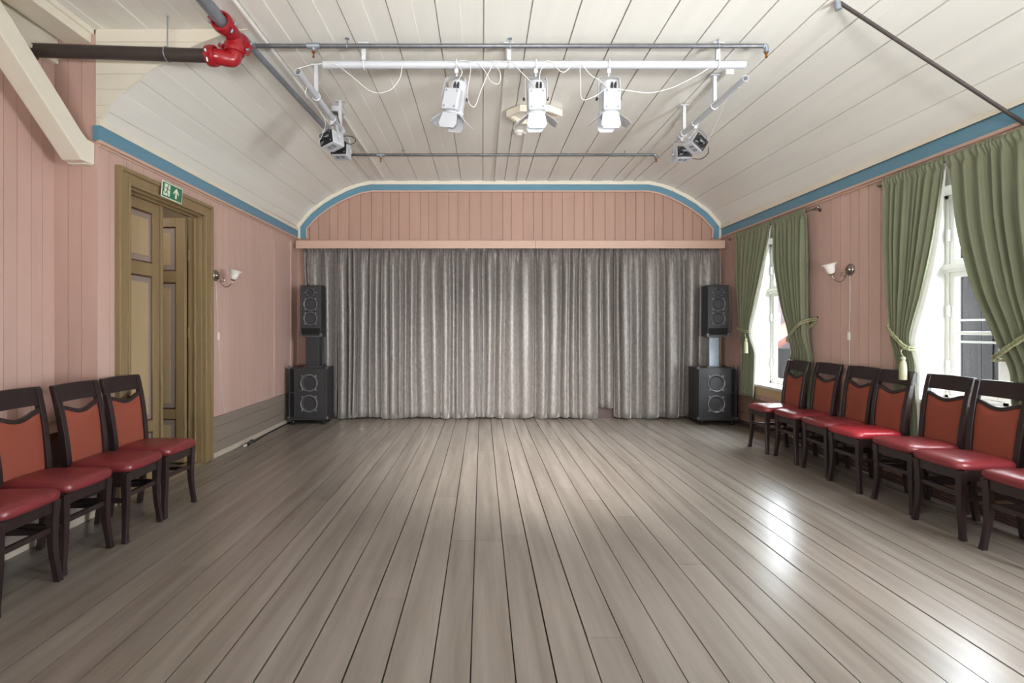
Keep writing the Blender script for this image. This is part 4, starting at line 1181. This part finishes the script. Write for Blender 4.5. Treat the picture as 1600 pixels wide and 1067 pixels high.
# loose cables
def cable(label, pts, m='cable_white', r=.0029, n=40):
    w = MB(); w.tube(bez(pts, n), r, 7)
    return tag(w.build('cable', m, None, smooth=True), label, 'cable')
def px(p, Y): return at_px(p[0], p[1], Y)
cable('white cable drooping between the left lighting bar and the front spotlight bar', [(-1.42, 3.81, 3.41), px((490, 101), 3.87), px((522, 100), 3.85), px((548, 118), 3.84), px((580, 143), 3.84), px((607, 142), 3.84), px((624, 124), 3.84), (-.62, 3.84, 3.452)], n=56)
cable('white cable looping from the left spotlight along the front bar', [px((713, 130), 3.80), px((722, 112), 3.80), px((712, 97), 3.83), px((735, 100), 3.81), px((730, 150), 3.77), px((741, 167), 3.76), px((752, 140), 3.77), px((768, 105), 3.80), px((780, 97), 3.84)], n=64)
cable('white coiled cable hanging from the middle of the front bar', [px((745, 97), 3.83), px((757, 110), 3.81), px((768, 128), 3.79), px((780, 130), 3.79), px((781, 112), 3.80), px((770, 97), 3.83), px((790, 96), 3.83), px((800, 97), 3.83), px((812, 110), 3.81), px((832, 131), 3.79), px((836, 139), 3.77)], n=70)
cable('white cable running from the middle spotlight up over the front bar', [px((842, 137), 3.78), px((845, 110), 3.80), px((858, 95), 3.84), px((880, 113), 3.82), px((902, 96), 3.84), px((922, 116), 3.81), px((940, 128), 3.80), px((951, 140), 3.77)], n=56)
cable('white cable sweeping from the right spotlight out to the end of the front bar', [px((958, 138), 3.77), px((985, 142), 3.80), px((1015, 145), 3.83), px((1050, 137), 3.85), px((1085, 120), 3.86), px((1107, 107), 3.87)], n=40)
cable('white cable loop hanging below the bar left of the right spotlight', [px((906, 99), 3.84), px((907, 130), 3.80), px((910, 155), 3.78), px((930, 150), 3.78), px((945, 139), 3.77)], n=40)
cable('white cable strung from the end of the right lighting bar to its lights', [(2.085, 4.0, 3.35), px((1140, 138), 4.1), px((1125, 180), 4.4), px((1108, 215), 4.68)], n=30)
cable('white cables looping down to the upper light on the left bar', [(-1.415, 3.98, 3.35), px((478, 150), 3.99), px((492, 162), 4.2), px((508, 190), 4.4), px((503, 212), 4.5), px((497, 222), 4.52)], n=40)
cable('black cable looped beside the lights on the left bar', [px((526, 178), 4.9), px((531, 195), 4.85), px((528, 210), 4.8), px((545, 225), 4.8), px((556, 220), 4.8), px((548, 213), 4.82), px((534, 215), 4.82), px((538, 236), 4.80)], 'cable_black', .004, 56)
cable('black cable hanging between the two lights on the right bar', [px((1082, 248), 4.93), px((1096, 248), 4.9), px((1106, 240), 4.75), px((1107, 230), 4.62)], 'cable_black', .004, 30)
cable('black mains cable lying along the foot of the left wall to the speakers', [(-2.79, 5.98, .02), (-2.80, 6.05, .008), (-2.835, 6.4, .006), (-2.85, 6.9, .006), (-2.84, 7.3, .006), (-2.7, 7.53, .006)], 'cable_black', .006, 40)
t = thing('cable_plug', 'black plug and coil on the floor where the lamp cord meets the mains cable', 'plug', (-2.80, 5.93, 0))
w = MB(); ring = [(.012 + .028 * math.cos(a), .028 * math.sin(a) * 1.1, .03 + .024 * math.sin(a + .6)) for a in [2 * PI * i / 24 for i in range(25)]]; w.tube(ring, .007, 8); w.build('coil', 'cable_black', t, smooth=True)
w = MB(); w.box(-.02, .02, -.07, -.02, .0, .03); w.build('plug', 'black', t, bevel=.006)
w = MB(); w.box(-.012, .012, -.13, -.07, .004, .026); w.build('lamp_plug', 'cable_white', t, bevel=.005)
# socket on the right dado with plug and loose white cable
t = thing('wall_socket', 'white wall socket with black plug on the dado behind the chair legs', 'socket', (XR - .012, 6.02, .31))
w = MB(); w.box(-.02, 0, -.07, .05, -.04, .04); w.build('plate', 'white', t, bevel=.005)
w = MB(); w.box(-.06, -.02, -.055, -.005, -.025, .03); w.build('plug', 'black', t, bevel=.008)
cable('white cable trailing from the socket along the floor behind the chairs', [(XR - .075, 5.98, .28), (XR - .07, 5.88, .12), (XR - .055, 5.7, .02), (XR - .05, 5.4, .006), (XR - .052, 5.0, .006), (XR - .05, 4.6, .006)], n=36)

# ------------------------------------------------------------------ outdoors, seen through the panes
w = MB(); w.box(XR + .40, 40, -12, 40, -.4, -.25); struct(w.build('ground', 'ground'), 'gravel yard outside the windows')
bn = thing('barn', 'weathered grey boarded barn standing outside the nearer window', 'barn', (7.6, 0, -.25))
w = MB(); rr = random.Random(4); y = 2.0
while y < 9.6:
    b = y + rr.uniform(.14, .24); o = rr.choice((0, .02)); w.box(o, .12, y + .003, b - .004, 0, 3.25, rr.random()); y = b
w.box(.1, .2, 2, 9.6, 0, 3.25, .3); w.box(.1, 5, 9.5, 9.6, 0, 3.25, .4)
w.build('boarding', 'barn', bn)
w = MB(); w.loft([[(-.9, y, 3.22), (5, y, 5.6), (5, y, 5.72), (-.9, y, 3.34)] for y in (1.7, 9.9)]); w.build('roof', 'roof_dark', bn)  # overhang drawn out to keep sky light off the boards below
hs = thing('house', 'mauve house with orange tiled lean-to, seen through the far window', 'house', (6.3, 13.0, -.25))
w = MB(); w.box(-.5, 3, 0, 3, 0, 3.2); w.build('wall', 'mauve', hs)
w = MB(); w.loft([[(-.7, -.2, 3.15), (3.2, -.2, 3.15), (3.2, 1.5, 3.7), (-.7, 1.5, 3.7)], [(-.7, -.2, 3.22), (3.2, -.2, 3.22), (3.2, 1.5, 3.78), (-.7, 1.5, 3.78)]]); w.build('roof', 'roof_dark', hs)
w = MB(); w.box(.9, 1.15, -.03, 0, 1.55, 2.05); w.box(1.3, 1.55, -.03, 0, 1.55, 2.05); w.build('window', 'white', hs)
w = MB(); w.loft([[(.9, -1.0, 1.15), (2.4, -1.0, 2.1), (2.4, 0, 2.1), (.9, 0, 1.15)], [(.9, -1.0, 1.32), (2.4, -1.0, 2.27), (2.4, 0, 2.27), (.9, 0, 1.32)]]); w.build('lean_to_roof', 'roof_tile', hs)
fn_ = thing('fence', 'low grey board fence in the yard beyond the far window', 'fence', (5.6, 11.0, -.25))
w = MB(); x = 0
while x < 3: w.box(x, x + .11, 0, .03, 0, 1.2, rr.random()); x += .118
w.build('board', 'barn', fn_)
w = MB(); w.box(0, 3, .03, .07, .9, .98); w.build('rail', 'barn', fn_)

# ------------------------------------------------------------------ daylight and added fill lamps
S = 30.0
wd = bpy.data.worlds.new('sky'); SC.world = wd; wd.use_nodes = True
bg = wd.node_tree.nodes['Background']; bg.inputs[0].default_value = (.86, .93, 1.0, 1); bg.inputs[1].default_value = S
def area(name, loc, tgt, sx, sy, power, col=(1, 1, 1), portal=False):
    l = bpy.data.lights.new(name, 'AREA'); l.shape = 'RECTANGLE'; l.size = sx; l.size_y = sy; l.energy = power; l.color = col
    o = bpy.data.objects.new(name, l); C.objects.link(o); o.location = loc
    o.rotation_euler = (Vector(tgt) - Vector(loc)).to_track_quat('-Z', 'Y').to_euler()
    if portal: l.cycles.is_portal = True
    return o
for i, h in enumerate(WIN[:2]):
    area('window_portal', (XW + .12, (h[0] + h[1]) / 2, (h[2] + h[3]) / 2), (0, (h[0] + h[1]) / 2, (h[2] + h[3]) / 2), 1.0, 1.95, 1, portal=True)
# added area lamp at the unseen side window, aimed to rake the stage curtains
wl = area('window_fill', (XR - .02, 1.06, 1.7), (-.6, 7.0, 1.2), .9, 1.7, 108, (.93, .97, 1)); wl.data.spread = math.radians(130)
# unseen fill lamps, added to brighten the ceiling, far floor and right side
hl = area('fill_uplight', (.5, -2.8, .8), (.5, 3.4, 3.7), 2.2, .6, 84, (1, .985, .96)); hl.data.spread = math.radians(80)
hl = area('fill_lamp', (1.2, 1.2, 3.45), (.4, 6.1, 0), 1.2, .6, 52, (1, .98, .95)); hl.data.spread = math.radians(46)
hl = area('fill_lamp', (-2.8, -1.8, 2.3), (3.7, 4.4, 2.5), 1.0, 1.0, 26, (1, .98, .95)); hl.data.spread = math.radians(85)
l = bpy.data.lights.new('corridor_fill', 'POINT'); l.energy = 12; l.shadow_soft_size = .12; l.color = (1, .9, .75)  # added point lamp, brightens the dark gap round the open door leaf
o = bpy.data.objects.new('corridor_fill', l); C.objects.link(o); o.location = (-3.9, 4.5, 2.7)

cam = bpy.data.cameras.new('camera'); co = bpy.data.objects.new('camera', cam); C.objects.link(co)
co.location = (0, 0, 1.4); co.rotation_euler = (PI / 2, 0, 0)
cam.sensor_width = 36; cam.lens = 770 / 1600 * 36
cam.shift_x = (800 - 753) / 1600; cam.shift_y = -(533.5 - 513) / 1600
cam.clip_start = .05
SC.camera = co
vs = SC.view_settings
vs.view_transform = 'Standard'; vs.look = 'None'; vs.gamma = 1; vs.use_curve_mapping = False; vs.exposure = 0.36
SC.cycles.use_denoising = True
SC.cycles.max_bounces = 10; SC.cycles.diffuse_bounces = 6; SC.cycles.transparent_max_bounces = 12
SC.cycles.sample_clamp_indirect = 8
